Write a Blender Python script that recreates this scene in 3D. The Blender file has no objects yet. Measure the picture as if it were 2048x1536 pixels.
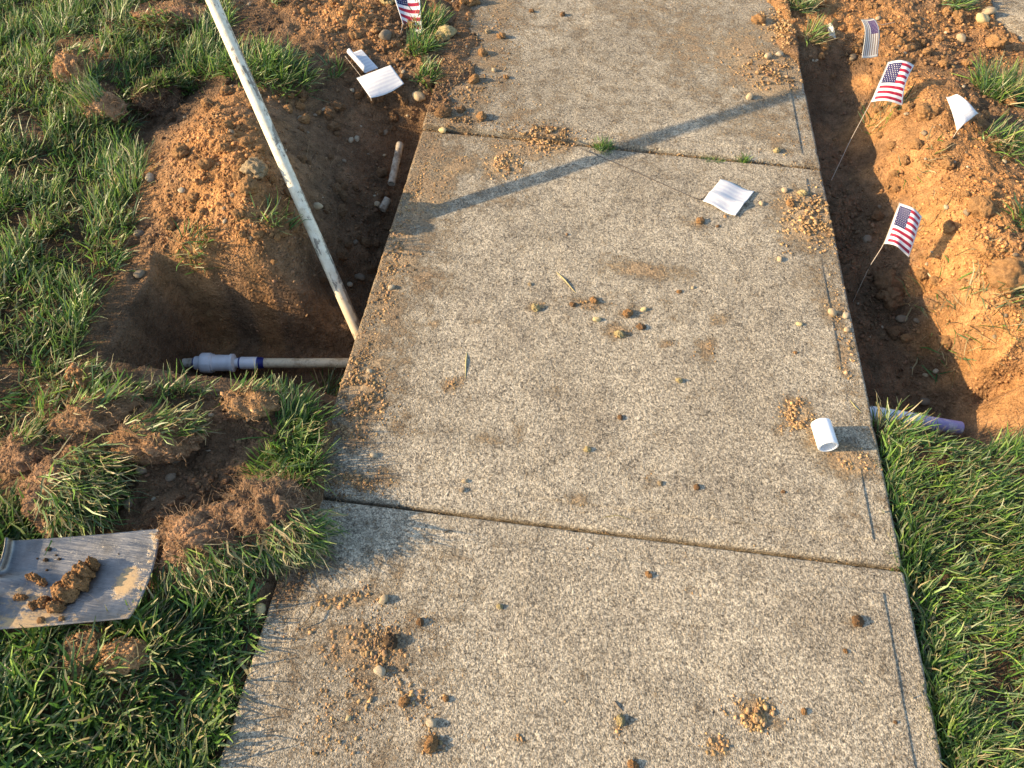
import bpy, math, random
import numpy as np
from mathutils import Matrix, Vector

rng = np.random.default_rng(7)
random.seed(7)
sc = bpy.context.scene
COL = sc.collection

# ------------------------------------------------------------------ camera, sky, sun, exposure
H = 1.33
RC = np.array([[0.9923034, 0.11469751, -0.04667369],      # world axes seen from the camera (x right, y down, z forward)
               [0.12047755, -0.80711817, 0.57796662],
               [0.02862015, -0.57914138, -0.81472459]])
FPX = 1420.0
cam_d = bpy.data.cameras.new('camera')
cam = bpy.data.objects.new('camera', cam_d); COL.objects.link(cam)
cam_d.sensor_width = 36.0; cam_d.lens = FPX / 2048 * 36.0
cam_d.clip_start = 0.02; cam_d.clip_end = 1000
m4 = Matrix.Identity(4)
for i in range(3):
    m4[i][0] = RC[i][0]; m4[i][1] = -RC[i][1]; m4[i][2] = -RC[i][2]
m4[2][3] = H
cam.matrix_world = m4
sc.camera = cam

SUN_EL, SUN_AZ = 20.0, 10.5            # the light travels towards SUN_AZ (from +x towards +y), coming down at SUN_EL
w = bpy.data.worlds.new("World"); sc.world = w; w.use_nodes = True
nt = w.node_tree; bg = nt.nodes['Background']
sky = nt.nodes.new('ShaderNodeTexSky'); sky.sky_type = 'NISHITA'; sky.sun_disc = False
sky.sun_elevation = math.radians(SUN_EL); sky.sun_rotation = math.radians(270 - SUN_AZ)
sky.altitude = 0; sky.air_density = 1.0; sky.dust_density = 1.0; sky.ozone_density = 1.0
nt.links.new(sky.outputs[0], bg.inputs[0]); bg.inputs[1].default_value = 0.125
sd = bpy.data.lights.new('sun', 'SUN'); sd.energy = 3.7; sd.angle = math.radians(0.53); sd.color = (1.0, 0.76, 0.46)
sun = bpy.data.objects.new('sun', sd); COL.objects.link(sun); sun.location = (-3, -1, 3)
e, a = math.radians(SUN_EL), math.radians(SUN_AZ)
sdir = Vector((math.cos(e) * math.cos(a), math.cos(e) * math.sin(a), -math.sin(e)))
sun.rotation_euler = sdir.to_track_quat('-Z', 'Y').to_euler()
sc.view_settings.view_transform = 'Standard'; sc.view_settings.look = 'None'
sc.view_settings.gamma = 1.0; sc.view_settings.use_curve_mapping = False
sc.view_settings.exposure = 1.42
sc.render.engine = 'CYCLES'
sc.cycles.max_bounces = 6; sc.cycles.diffuse_bounces = 3; sc.cycles.transparent_max_bounces = 6

# ------------------------------------------------------------------ survey helper: photo point at a known height -> place in the world
def at(px, py, z=0.0):
    r = RC @ np.array([px - 1024.0, py - 768.0, FPX]); t = (z - H) / r[2]
    return np.array([r[0] * t, r[1] * t, z])
def axy(px, py, z=0.0): return at(px, py, z)[:2]

# ------------------------------------------------------------------ noise in numpy
def _hash(ix, iy, s):
    n = (ix.astype(np.int64) * 374761393 + iy.astype(np.int64) * 668265263 + s * 1442695041) & 0xffffffff
    n = ((n ^ (n >> 13)) * 1274126177) & 0xffffffff
    n = (n ^ (n >> 16)) & 0xffffffff
    return n
def perlin(x, y, s=0):
    ix = np.floor(x); iy = np.floor(y); fx = x - ix; fy = y - iy
    u = fx ** 3 * (fx * (fx * 6 - 15) + 10); v = fy ** 3 * (fy * (fy * 6 - 15) + 10)
    def g(dx, dy):
        an = _hash(ix + dx, iy + dy, s) * (2 * math.pi / 4294967296.0)
        return np.cos(an) * (fx - dx) + np.sin(an) * (fy - dy)
    return (g(0, 0) * (1 - u) + g(1, 0) * u) * (1 - v) + (g(0, 1) * (1 - u) + g(1, 1) * u) * v
def fbm(x, y, s=0, o=4):
    t = 0; am = 1
    for k in range(o):
        t = t + am * perlin(x, y, s + k); x = x * 2.03 + 7.1; y = y * 2.03 + 3.7; am *= .5
    return t
def worley(x, y, s=0):
    ix = np.floor(x); iy = np.floor(y); best = np.full(x.shape, 9.0); bid = np.zeros(x.shape)
    for dx in (-1, 0, 1):
        for dy in (-1, 0, 1):
            h1 = _hash(ix + dx, iy + dy, s) / 4294967296.0; h2 = _hash(ix + dx, iy + dy, s + 11) / 4294967296.0
            d = (ix + dx + h1 - x) ** 2 + (iy + dy + h2 - y) ** 2
            mm = d < best; best = np.where(mm, d, best); bid = np.where(mm, _hash(ix + dx, iy + dy, s + 23) / 4294967296.0, bid)
    return np.sqrt(best), bid
def sstep(a, b, x):
    t = np.clip((x - a) / (b - a), 0, 1); return t * t * (3 - 2 * t)
def inpoly(P, poly):
    x, y = P[:, 0], P[:, 1]; c = np.zeros(len(x), bool); n = len(poly)
    for i in range(n):
        x1, y1 = poly[i]; x2, y2 = poly[i - 1]
        k = (y1 > y) != (y2 > y)
        with np.errstate(divide='ignore', invalid='ignore'):
            c ^= k & (x < (x2 - x1) * (y - y1) / (y2 - y1 + 1e-12) + x1)
    return c

# ------------------------------------------------------------------ mesh helpers
def mesh_np(name, V, F, cols=None, smooth=False, uv=None):
    """V (n,3); F: list of (m,k) int arrays (k = 3 or 4)"""
    if not isinstance(F, list): F = [F]
    me = bpy.data.meshes.new(name)
    V = np.asarray(V, np.float32)
    me.vertices.add(len(V)); me.vertices.foreach_set('co', V.ravel())
    loops = np.concatenate([f.ravel() for f in F]).astype(np.int32)
    sizes = np.concatenate([np.full(len(f), f.shape[1]) for f in F]).astype(np.int32)
    starts = np.concatenate([[0], np.cumsum(sizes)[:-1]]).astype(np.int32)
    me.loops.add(len(loops)); me.loops.foreach_set('vertex_index', loops)
    me.polygons.add(len(sizes)); me.polygons.foreach_set('loop_start', starts)
    me.polygons.foreach_set('loop_total', sizes)
    if smooth: me.polygons.foreach_set('use_smooth', np.ones(len(sizes), bool))
    me.update(calc_edges=True)
    if cols is not None:
        for nm, c in cols.items():
            c = np.asarray(c, np.float32)
            if c.ndim == 1:
                at_ = me.attributes.new(nm, 'FLOAT', 'POINT'); at_.data.foreach_set('value', c)
            else:
                at_ = me.attributes.new(nm, 'FLOAT_COLOR', 'POINT')
                if c.shape[1] == 3: c = np.concatenate([c, np.ones((len(c), 1), np.float32)], 1)
                at_.data.foreach_set('color', c.ravel())
    if uv is not None:
        ul = me.uv_layers.new(name='UVMap'); ul.data.foreach_set('uv', np.asarray(uv, np.float32)[loops].ravel())
    me.validate()
    return me
def link(name, me, mat=None, parent=None, loc=None):
    o = bpy.data.objects.new(name, me); COL.objects.link(o)
    if mat is not None and me is not None and len(me.materials) == 0: me.materials.append(mat)
    if parent is not None: o.parent = parent
    if loc is not None: o.location = loc
    return o
def tag(o, label=None, cat=None, group=None, kind=None):
    if label: o['label'] = label
    if cat: o['category'] = cat
    if group: o['group'] = group
    if kind: o['kind'] = kind
    return o
def empty(name, loc=(0, 0, 0)):
    o = bpy.data.objects.new(name, None); COL.objects.link(o); o.location = loc; o.empty_display_size = .02
    return o
def grid_faces(nx, ny, off=0):
    i = np.arange(nx - 1)[None, :]; j = np.arange(ny - 1)[:, None]
    a = off + j * nx + i
    return np.stack([a, a + 1, a + nx + 1, a + nx], -1).reshape(-1, 4)

def ico(sub):
    t = (1 + 5 ** .5) / 2
    v = [(-1, t, 0), (1, t, 0), (-1, -t, 0), (1, -t, 0), (0, -1, t), (0, 1, t), (0, -1, -t), (0, 1, -t), (t, 0, -1), (t, 0, 1), (-t, 0, -1), (-t, 0, 1)]
    v = [np.array(q) / np.linalg.norm(q) for q in v]
    f = [(0, 11, 5), (0, 5, 1), (0, 1, 7), (0, 7, 10), (0, 10, 11), (1, 5, 9), (5, 11, 4), (11, 10, 2), (10, 7, 6), (7, 1, 8), (3, 9, 4), (3, 4, 2), (3, 2, 6), (3, 6, 8), (3, 8, 9), (4, 9, 5), (2, 4, 11), (6, 2, 10), (8, 6, 7), (9, 8, 1)]
    for _ in range(sub):
        cache = {}; nf = []
        def mid(i, j):
            k = (min(i, j), max(i, j))
            if k not in cache:
                q = v[i] + v[j]; v.append(q / np.linalg.norm(q)); cache[k] = len(v) - 1
            return cache[k]
        for (i, j, k) in f:
            p, q, r = mid(i, j), mid(j, k), mid(k, i)
            nf += [(i, p, r), (j, q, p), (k, r, q), (p, q, r)]
        f = nf
    return np.array(v), np.array(f)
ICO = [ico(s) for s in range(6)]
OCT = (np.array([(1, 0, 0), (-1, 0, 0), (0, 1, 0), (0, -1, 0), (0, 0, 1), (0, 0, -1)], float), np.array([(0, 2, 4), (2, 1, 4), (1, 3, 4), (3, 0, 4), (2, 0, 5), (1, 2, 5), (3, 1, 5), (0, 3, 5)]))
def n3(V, sc_, s):
    return (perlin(V[:, 0] * sc_ + V[:, 2] * .7 * sc_ + 5, V[:, 1] * sc_ - V[:, 2] * .6 * sc_ + 9, s) +
            perlin(V[:, 2] * sc_ + 31 + V[:, 1] * .3 * sc_, V[:, 0] * sc_ + V[:, 1] * .8 * sc_ + 17, s + 5))
def randrot(n):
    q = rng.normal(size=(n, 4)); q /= np.linalg.norm(q, axis=1)[:, None]
    w_, x, y, z = q.T
    return np.stack([np.stack([1 - 2 * (y * y + z * z), 2 * (x * y - z * w_), 2 * (x * z + y * w_)], -1),
                     np.stack([2 * (x * y + z * w_), 1 - 2 * (x * x + z * z), 2 * (y * z - x * w_)], -1),
                     np.stack([2 * (x * z - y * w_), 2 * (y * z + x * w_), 1 - 2 * (x * x + y * y)], -1)], 1)
def rocks(P, S, C, level=0, rough=.5, flat=.7):
    """a cloud of small lumps: P (n,3) centres, S (n,) radii, C (n,3) colours -> V, F, cols"""
    if level == 0 and len(P) > 40:                       # the finest grains need fewer faces
        sm = S < .0040
        if sm.any() and (~sm).any():
            a_, b_, c_ = rocks(P[sm], S[sm], C[sm], -1, rough, flat); d_, e_, f_ = rocks(P[~sm], S[~sm], C[~sm], -2, rough, flat)
            return np.concatenate([a_, d_]), np.concatenate([b_, e_ + len(a_)]), np.concatenate([c_, f_])
        level = -1 if sm.all() else -2
    V0, F0 = OCT if level == -1 else ICO[max(level, 0)]; n = len(P); k = len(V0)
    d = 1 + rough * rng.normal(size=(n, k)) * .6
    V = V0[None] * d[..., None]
    ax = np.stack([rng.uniform(.85, 1.35, n), rng.uniform(.7, 1.1, n), rng.uniform(.45, .95, n)], 1)
    V = V * ax[:, None, :]
    V = np.einsum('nij,nkj->nki', randrot(n), V)
    V[..., 2] *= flat
    V = V * S[:, None, None] + P[:, None, :]
    F = (F0[None] + (np.arange(n) * k)[:, None, None]).reshape(-1, 3)
    return V.reshape(-1, 3), F, np.repeat(C, k, 0)

def tubes(paths, R, C, k=4):
    """paths (n,m,3), R (n,m) radii, C (n,3) colours"""
    n, m, _ = paths.shape
    T = np.gradient(paths, axis=1); T /= np.linalg.norm(T, axis=2)[..., None] + 1e-9
    up = np.broadcast_to(np.array([.13, .21, .97]), T.shape)
    A = np.cross(T, up); A /= np.linalg.norm(A, axis=2)[..., None] + 1e-9
    B = np.cross(T, A)
    an = np.arange(k) * 2 * math.pi / k
    V = paths[:, :, None, :] + R[:, :, None, None] * (A[:, :, None, :] * np.cos(an)[:, None] + B[:, :, None, :] * np.sin(an)[:, None])
    V = V.reshape(-1, 3)
    b = np.arange(n)[:, None, None] * (m * k) + np.arange(m - 1)[None, :, None] * k + np.arange(k)[None, None, :]
    b2 = np.arange(n)[:, None, None] * (m * k) + np.arange(m - 1)[None, :, None] * k + ((np.arange(k) + 1) % k)[None, None, :]
    F = np.stack([b, b2, b2 + k, b + k], -1).reshape(-1, 4)
    return V, F, np.repeat(C, m * k, 0)
def lathe(prof, k=32, closed=False):
    """prof: list of (x along axis, radius); axis = +X"""
    prof = np.array(prof); m = len(prof); an = np.arange(k) * 2 * math.pi / k
    V = np.stack([np.repeat(prof[:, 0], k), (prof[:, 1][:, None] * np.cos(an)).ravel(), (prof[:, 1][:, None] * np.sin(an)).ravel()], 1)
    i = np.arange(m - 1)[:, None] * k; j = np.arange(k)[None]; j2 = (j + 1) % k
    F = np.stack([i + j, i + j2, i + j2 + k, i + j + k], -1).reshape(-1, 4)
    if closed:
        i = (m - 1) * k
        F = np.concatenate([F, np.stack([i + j, i + j2, j2 + 0 * j, j], -1).reshape(-1, 4)])
    return V, F
def axis_mat(p, d):
    d = Vector(d).normalized(); q = d.to_track_quat('X', 'Z'); mm = q.to_matrix().to_4x4(); mm.translation = Vector(p); return mm

# ------------------------------------------------------------------ node helper
class NT:
    def __init__(s, name, **kw):
        s.m = bpy.data.materials.new(name); s.m.use_nodes = True; s.t = s.m.node_tree
        s.b = s.t.nodes['Principled BSDF']; s.out = s.t.nodes['Material Output']
        for k, v in kw.items(): s.b.inputs[k].default_value = v
    def n(s, typ, **kw):
        nd = s.t.nodes.new(typ)
        for k, v in kw.items(): setattr(nd, k, v)
        return nd
    def set(s, sock, v):
        if isinstance(v, bpy.types.NodeSocket): s.t.links.new(v, sock)
        else: sock.default_value = v
    def co(s): return s.n('ShaderNodeTexCoord').outputs['Object']
    def mapped(s, v, sc_):
        nd = s.n('ShaderNodeMapping'); s.set(nd.inputs['Vector'], v); nd.inputs['Scale'].default_value = sc_; return nd.outputs[0]
    def attr(s, name, out='Color'): return s.n('ShaderNodeAttribute', attribute_name=name).outputs[out]
    def noise(s, vec, scale, detail=4, rough=.55, dist=0.0):
        nd = s.n('ShaderNodeTexNoise'); s.set(nd.inputs['Vector'], vec); nd.inputs['Scale'].default_value = scale
        nd.inputs['Detail'].default_value = detail; nd.inputs['Roughness'].default_value = rough; nd.inputs['Distortion'].default_value = dist
        return nd.outputs['Fac']
    def voro(s, vec, scale, feature='F1', out='Distance'):
        nd = s.n('ShaderNodeTexVoronoi', feature=feature); s.set(nd.inputs['Vector'], vec); nd.inputs['Scale'].default_value = scale
        return nd.outputs[out]
    def m2(s, op, a, b=0.0, c=0.0, clamp=False):
        nd = s.n('ShaderNodeMath', operation=op, use_clamp=clamp); s.set(nd.inputs[0], a); s.set(nd.inputs[1], b); s.set(nd.inputs[2], c); return nd.outputs[0]
    def ramp(s, f, a, b, lo=0.0, hi=1.0):
        nd = s.n('ShaderNodeMapRange'); nd.interpolation_type = 'SMOOTHSTEP'
        s.set(nd.inputs[0], f); nd.inputs[1].default_value = a; nd.inputs[2].default_value = b; nd.inputs[3].default_value = lo; nd.inputs[4].default_value = hi
        return nd.outputs[0]
    def mix(s, f, a, b, blend='MIX'):
        nd = s.n('ShaderNodeMix', data_type='RGBA', blend_type=blend); s.set(nd.inputs[0], f)
        for k, v in ((6, a), (7, b)):
            if isinstance(v, tuple) and len(v) == 3: v = v + (1,)
            s.set(nd.inputs[k], v)
        return nd.outputs[2]
    def scale_col(s, col, f):
        nd = s.n('ShaderNodeVectorMath', operation='SCALE'); s.set(nd.inputs[0], col); s.set(nd.inputs['Scale'], f); return nd.outputs[0]
    def bump(s, h, dist, strength=1.0, normal=None):
        nd = s.n('ShaderNodeBump'); s.set(nd.inputs['Height'], h); nd.inputs['Distance'].default_value = dist; nd.inputs['Strength'].default_value = strength
        if normal is not None: s.set(nd.inputs['Normal'], normal)
        return nd.outputs[0]
    def col(s, v): s.set(s.b.inputs['Base Color'], v + (1,) if isinstance(v, tuple) and len(v) == 3 else v)
    def nrm(s, v): s.set(s.b.inputs['Normal'], v)

# soil: colour from the mesh (what earth lies where), grain and crumbs from noise
def mat_soil(name, bump1=.009, bump2=.0024):
    t = NT(name, Roughness=1.0); t.b.inputs['Specular IOR Level'].default_value = .12
    c = t.co(); base = t.attr('col')
    n1 = t.noise(c, 38, 5, .6); n2 = t.noise(c, 260, 3, .6); n4 = t.noise(c, 9, 3)
    f = t.m2('ADD', t.ramp(n1, .25, .75, .68, 1.3), t.ramp(n2, .3, .7, -.22, .22))
    f = t.m2('MULTIPLY', f, t.ramp(n4, .3, .7, .82, 1.15))
    cc = t.scale_col(base, f)
    pale = t.ramp(t.noise(c, 480, 1), .70, .74)
    cc = t.mix(t.m2('MULTIPLY', pale, .5), cc, (.46, .37, .26))
    t.col(cc)
    v = t.voro(c, 120); v2 = t.voro(c, 330)
    b = t.bump(t.m2('ADD', t.m2('MULTIPLY', n1, 1.0), t.m2('MULTIPLY', v, -.5)), bump1, 1.0)
    b = t.bump(t.m2('ADD', n2, t.m2('MULTIPLY', v2, -.6)), bump2, 1.0, b)
    t.nrm(b); return t.m
M_soil = mat_soil('soil')
M_crumb = mat_soil('crumb_soil', .0012, .0006)

def mat_concrete():
    t = NT('concrete', Roughness=.93); t.b.inputs['Specular IOR Level'].default_value = .25
    c = t.co()
    big = t.noise(c, 3.2, 4, .6); mid = t.noise(c, 17, 5, .65); fine = t.noise(c, 150, 4, .7); sand = t.voro(c, 420); sandc = t.voro(c, 420, out='Color')
    base = t.mix(t.ramp(big, .35, .68), (.45, .38, .275), (.355, .298, .215))
    base = t.mix(t.m2('MULTIPLY', t.ramp(mid, .46, .70), .55), base, (.225, .188, .14))
    base = t.mix(t.m2('MULTIPLY', t.ramp(t.noise(c, 48, 4, .7), .52, .68), .42), base, (.20, .168, .125))
    base = t.mix(t.m2('MULTIPLY', t.ramp(t.noise(c, 1.7, 3, .6), .5, .68), .30), base, (.23, .18, .12))
    nd = t.n('ShaderNodeSeparateColor'); t.set(nd.inputs[0], sandc)
    gr = t.m2('MULTIPLY', t.ramp(nd.outputs[0], 0, 1, .58, 1.40), t.ramp(fine, .34, .66, .62, 1.32))
    base = t.scale_col(base, gr)
    pit = t.m2('MULTIPLY', t.ramp(t.noise(c, 125, 3, .75), .57, .66), t.ramp(mid, .35, .6, .45, 1.0))                       # small pits, coloured dark
    pit2 = t.ramp(t.voro(c, 58), .13, .07)
    pit2 = t.m2('MULTIPLY', pit2, t.ramp(t.noise(c, 21, 1), .52, .6))
    base = t.mix(t.m2('MULTIPLY', pit, .72), base, (.085, .068, .05))
    base = t.mix(t.m2('MULTIPLY', pit2, .85), base, (.06, .05, .04))
    # earth trodden over it
    dirt = t.attr('dirt', 'Fac')
    dm = t.m2('ADD', dirt, t.m2('MULTIPLY', t.m2('SUBTRACT', t.noise(c, 22, 6, .78), .5), 2.1))
    dm = t.m2('ADD', dm, t.m2('MULTIPLY', t.m2('SUBTRACT', t.noise(c, 150, 4, .75), .5), 1.7))
    dmask = t.ramp(dm, .30, .84)
    dcol = t.mix(t.ramp(t.noise(c, 11, 3), .4, .6), (.52, .355, .19), (.42, .275, .145))
    dcol = t.mix(t.attr('dirtdark', 'Fac'), dcol, (.15, .098, .06))
    dcol = t.scale_col(dcol, t.ramp(t.noise(c, 240, 2), .3, .7, .7, 1.3))
    base = t.mix(t.m2('MULTIPLY', dmask, .82), base, dcol)
    t.col(base)
    hgt = t.m2('ADD', t.m2('MULTIPLY', sand, -.35), t.m2('MULTIPLY', fine, 1.3))
    hgt = t.m2('SUBTRACT', hgt, t.m2('MULTIPLY', pit, .8)); hgt = t.m2('SUBTRACT', hgt, t.m2('MULTIPLY', pit2, 1.6))
    b = t.bump(mid, .004, .6)
    b = t.bump(hgt, .0026, 1.0, b)
    b = t.bump(t.m2('MULTIPLY', dmask, t.noise(c, 190, 3, .7)), .0035, 1.0, b)
    t.nrm(b); return t.m
M_conc = mat_concrete()

def mat_grass():
    t = NT('grass_blade', Roughness=.42); t.b.inputs['Specular IOR Level'].default_value = .42
    col = t.attr('col'); c = t.co()
    cc = t.scale_col(col, t.ramp(t.noise(t.mapped(c, (1, 1, 1)), 240, 2), .3, .7, .8, 1.2)); t.col(cc)
    tr = t.n('ShaderNodeBsdfTranslucent'); t.set(tr.inputs['Color'], t.scale_col(col, 1.25))
    mx = t.n('ShaderNodeMixShader'); mx.inputs[0].default_value = .33
    t.t.links.new(t.b.outputs[0], mx.inputs[1]); t.t.links.new(tr.outputs[0], mx.inputs[2]); t.t.links.new(mx.outputs[0], t.out.inputs[0])
    return t.m
M_grass = mat_grass()
def mat_attr(name, rough=.8, spec=.3, nb=0.0):
    t = NT(name, Roughness=rough); t.b.inputs['Specular IOR Level'].default_value = spec
    c = t.co(); col = t.attr('col'); n = t.noise(c, 300, 3)
    t.col(t.scale_col(col, t.ramp(n, .3, .7, .8, 1.2)))
    if nb: t.nrm(t.bump(n, nb))
    return t.m
M_root = mat_attr('root_fibre', .9, .1)
M_pebble = mat_attr('pebble_stone', .72, .3, .0006)

# ------------------------------------------------------------------ the lie of the land (surveyed points: photo x, y, height, earth colour 0 dark .. 1 orange, roughness)
XL, XR = -0.465, 0.745
YJ1, YJ2 = 0.608, 1.858
CP = """
0 0 -.02 .1 .3|200 0 -.02 .1 .3|400 -30 -.02 .1 .3|0 150 -.02 .1 .3|80 250 -.01 .3 .5|0 400 -.02 .1 .3|150 400 -.01 .1 .3|0 550 -.02 .1 .3|120 560 -.02 .1 .3|0 700 -.02 .1 .3|100 700 -.02 .1 .3
150 130 .03 .6 .9|330 40 .02 .6 .9|215 215 .02 .5 1|45 270 .0 .5 .8|520 60 .02 .2 .5|560 140 .03 .3 .5|450 140 .03 .15 .4|370 190 -.05 .15 .9|290 260 -.07 .15 .9|240 310 -.05 .15 .9|340 240 -.04 .2 .9
640 60 .03 .8 1|700 30 .05 .9 1|760 90 .01 .7 1|640 110 .02 .4 1|600 0 .01 .7 1|850 60 .0 .5 1|900 120 .012 .5 1|850 180 -.01 .45 1|920 200 .012 .5 1|940 60 .012 .6 1
620 170 -.01 .45 .8|680 200 -.04 .4 .9|750 210 -.05 .35 1|820 235 -.07 .4 1|600 230 -.02 .5 .5|700 280 -.09 .4 1|780 275 -.12 .35 1|825 290 -.15 .3 1|640 290 -.03 .4 .6
450 210 .04 .8 .8|520 230 .05 .7 .7|430 260 .10 .9 1|370 300 .06 .9 1|310 340 .02 .7 1|460 330 .13 .9 1|530 310 .10 .8 .8|560 390 .075 .7 .8|520 370 .115 .9 1|430 400 .09 .9 1|340 420 .03 .8 1|290 460 .0 .5 1|400 480 .05 .9 1|480 460 .08 .9 1|570 470 .06 .8 1|620 440 -.01 .45 .6|300 530 .0 .7 .7|400 545 .01 .8 .5|500 560 .01 .8 .5|570 545 .0 .7 .5|620 520 -.04 .5 .4
650 340 -.04 .4 .9|680 400 -.09 .35 1|730 350 -.13 .35 1|780 400 -.17 .3 1|810 330 -.18 .3 1|720 480 -.15 .3 1|760 470 -.19 .3 1|700 560 -.18 .3 .8|655 580 -.13 .35 .6
190 620 -.02 .2 .4|180 690 -.02 .2 .4|230 580 -.02 .3 .5|230 660 -.02 .25 .4|240 735 -.02 .25 .4|330 756 -.035 .25 .15|420 762 -.04 .25 .15|500 769 -.045 .25 .15|580 775 -.05 .25 .2|650 789 -.055 .25 .3
100 790 -.01 .2 .6|200 780 .0 .4 .8|300 790 .01 .3 .5|400 790 .01 .3 .5|500 805 .015 .4 1|580 800 -.02 .3 .8|635 830 -.03 .3 1|50 860 -.03 .3 1|150 850 .02 .6 1|80 920 .0 .4 1|300 850 .02 .6 1|400 860 -.02 .35 1|480 880 -.03 .3 1|560 880 -.02 .25 .7|620 930 -.01 .3 .5
330 930 -.03 .4 1|400 970 -.035 .4 1|480 960 -.03 .4 1|560 980 -.02 .35 1|330 1000 -.03 .35 1|280 960 -.03 .3 .9|420 1080 -.02 .4 1|540 1060 -.01 .3 1|600 1030 -.008 .3 1|350 1050 -.03 .3 1|600 1110 -.01 .2 .8|20 1000 -.03 .2 .6|100 1040 -.03 .15 .5|50 1060 -.03 .1 .4
330 1180 -.05 .25 .9|420 1200 -.03 .2 .6|520 1170 -.01 .25 .9|560 1210 -.004 .25 .9|150 1150 -.03 .15 .3|0 1200 -.03 .1 .3|0 1350 -.02 .1 .3|170 1300 -.01 .6 .9|260 1320 .0 .8 .9|400 1350 -.025 .1 .3|300 1500 -.02 .1 .3|100 1500 -.02 .1 .3|440 1440 -.025 .1 .3|490 1300 -.02 .15 .4
1600 60 .006 .9 1|1625 110 -.02 .5 1|1640 150 -.07 .4 .8|1625 210 -.12 .35 .6|1700 130 -.06 .4 .7|1690 220 -.13 .4 .7|1660 320 -.14 .4 .7|1730 320 -.14 .4 .7|1680 420 -.15 .3 1|1750 430 -.14 .35 1|1700 520 -.16 .3 1|1770 540 -.15 .35 1|1735 620 -.18 .3 1|1800 640 -.17 .35 1|1780 730 -.21 .3 .6|1860 745 -.19 .4 .5|1790 800 -.23 .35 .5|1880 810 -.21 .4 .5|1960 805 -.15 .5 .5|1745 790 -.23 .3 .6
1735 170 -.05 .95 .95|1765 270 -.06 .95 .95|1800 380 -.07 .95 .95|1830 460 -.08 .95 1|1860 570 -.09 .95 1|1890 660 -.10 .95 .95|1940 730 -.10 .95 .95|2010 795 -.10 1 .5|2060 850 -.05 .8 .6
1790 230 .02 1 .6|1830 180 .05 1 .5|1850 300 .03 1 1|1880 400 .02 1 1|1920 500 .02 1 1|1950 600 .02 .95 .9|2010 700 .0 1 .6|2060 760 .0 .9 .8
1690 40 -.02 .9 .9|1760 30 .0 .9 1|1740 100 -.02 .9 .9|1850 110 .0 .6 1|1930 130 -.01 .6 1|1980 180 .03 .5 .8|2000 250 .04 .4 .6|1930 250 .06 .9 1|1960 330 .06 .9 1|2040 330 .04 .6 .8|2040 450 .05 .8 1|1980 420 .06 1 1|2040 600 .03 .9 .8|1880 40 .0 .8 1|1950 60 -.01 .8 1|1850 0 .01 .6 1
1770 845 -.035 .15 .3|1850 875 -.03 .1 .3|1950 890 -.03 .1 .3|2040 895 -.02 .1 .3|1850 1000 -.025 .1 .3|1950 1200 -.025 .1 .3|2040 1400 -.025 .1 .3|1900 1450 -.025 .1 .3|2040 1100 -.025 .1 .3|1830 1100 -.03 .15 .3
"""
pts = []
for ln in CP.strip().splitlines():
    for it in ln.split('|'):
        v = [float(q) for q in it.split()]
        x, y, z = at(v[0], v[1], v[2]); pts.append((x, y, z, v[3], v[4]))
for q in ((-1.0, 1.06, -.04, .2, .4), (-.85, 1.06, -.05, .2, .4), (-.7, 1.06, -.08, .2, .4), (-.55, 1.06, -.12, .2, .4), (-.85, 1.17, -.02, .3, .3), (-.7, 1.17, -.05, .3, .3)): pts.append(q)
for (px, py, z) in ((1775, 845, -.035), (1850, 873, -.03), (1950, 888, -.03)):
    x, y, _ = at(px, py, z); pts.append((x, y + .05, -.14, .3, .5)); pts.append((x, y + .1, -.21, .3, .5))
for q in ((-.40, 1.08, -.18, .25, .4), (-.36, 1.2, -.24, .3, .4), (-.25, 1.05, -.13, .3, .4), (.15, .3, -.12, .3, .4), (.15, .9, -.12, .3, .4), (.15, 1.5, -.12, .3, .4), (.15, 2.2, -.12, .3, .4), (.15, 3, -.12, .3, .4),
          (-.3, .4, -.1, .2, .4), (.6, .4, -.1, .2, .4), (.6, 1.1, -.18, .3, .4), (.62, 1.6, -.14, .3, .4), (.64, 2.1, -.12, .3, .4), (-.35, 1.6, -.15, .3, .4)): pts.append(q)
for t_ in np.linspace(-2.9, 2.6, 9):
    pts.append((t_, -.5, -.02, .1, .3)); pts.append((t_, 3.9, -.02, .1 if t_ < -.9 or t_ > 1.2 else .6, .5))
for t_ in np.linspace(0, 3.4, 7):
    pts.append((-2.7, t_, -.02, .1, .3)); pts.append((2.5, t_, -.02, .1 if t_ < 1.1 else .6, .4))
CPT = np.array(pts)
def rk(P, Q):
    d = ((P[:, None, :] - Q[None]) ** 2).sum(-1); return np.sqrt(d + .02 ** 2)
Q = CPT[:, :2]
A_ = rk(Q, Q) - np.eye(len(Q)) * .004
coef = np.linalg.solve(np.block([[A_, np.ones((len(Q), 1))], [np.ones((1, len(Q))), np.zeros((1, 1))]]), np.append(CPT[:, 2], 0))

def left_overlap(y):      # how far dug earth has spilled over the walk's left and right edges
    o = .095 * sstep(1.875, 1.99, y) + .02 * sstep(2.4, 2.9, y) + .03 * sstep(.80, .76, y) * sstep(.42, .47, y)
    return o * (1 + 1.1 * perlin(y * 9, y * 0 + 3.3, 3)) - .004
def right_overlap(y):
    return .07 * sstep(2.36, 2.5, y) * (1 + 1.0 * perlin(y * 8, y * 0 + 1.3, 9)) - .004

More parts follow.
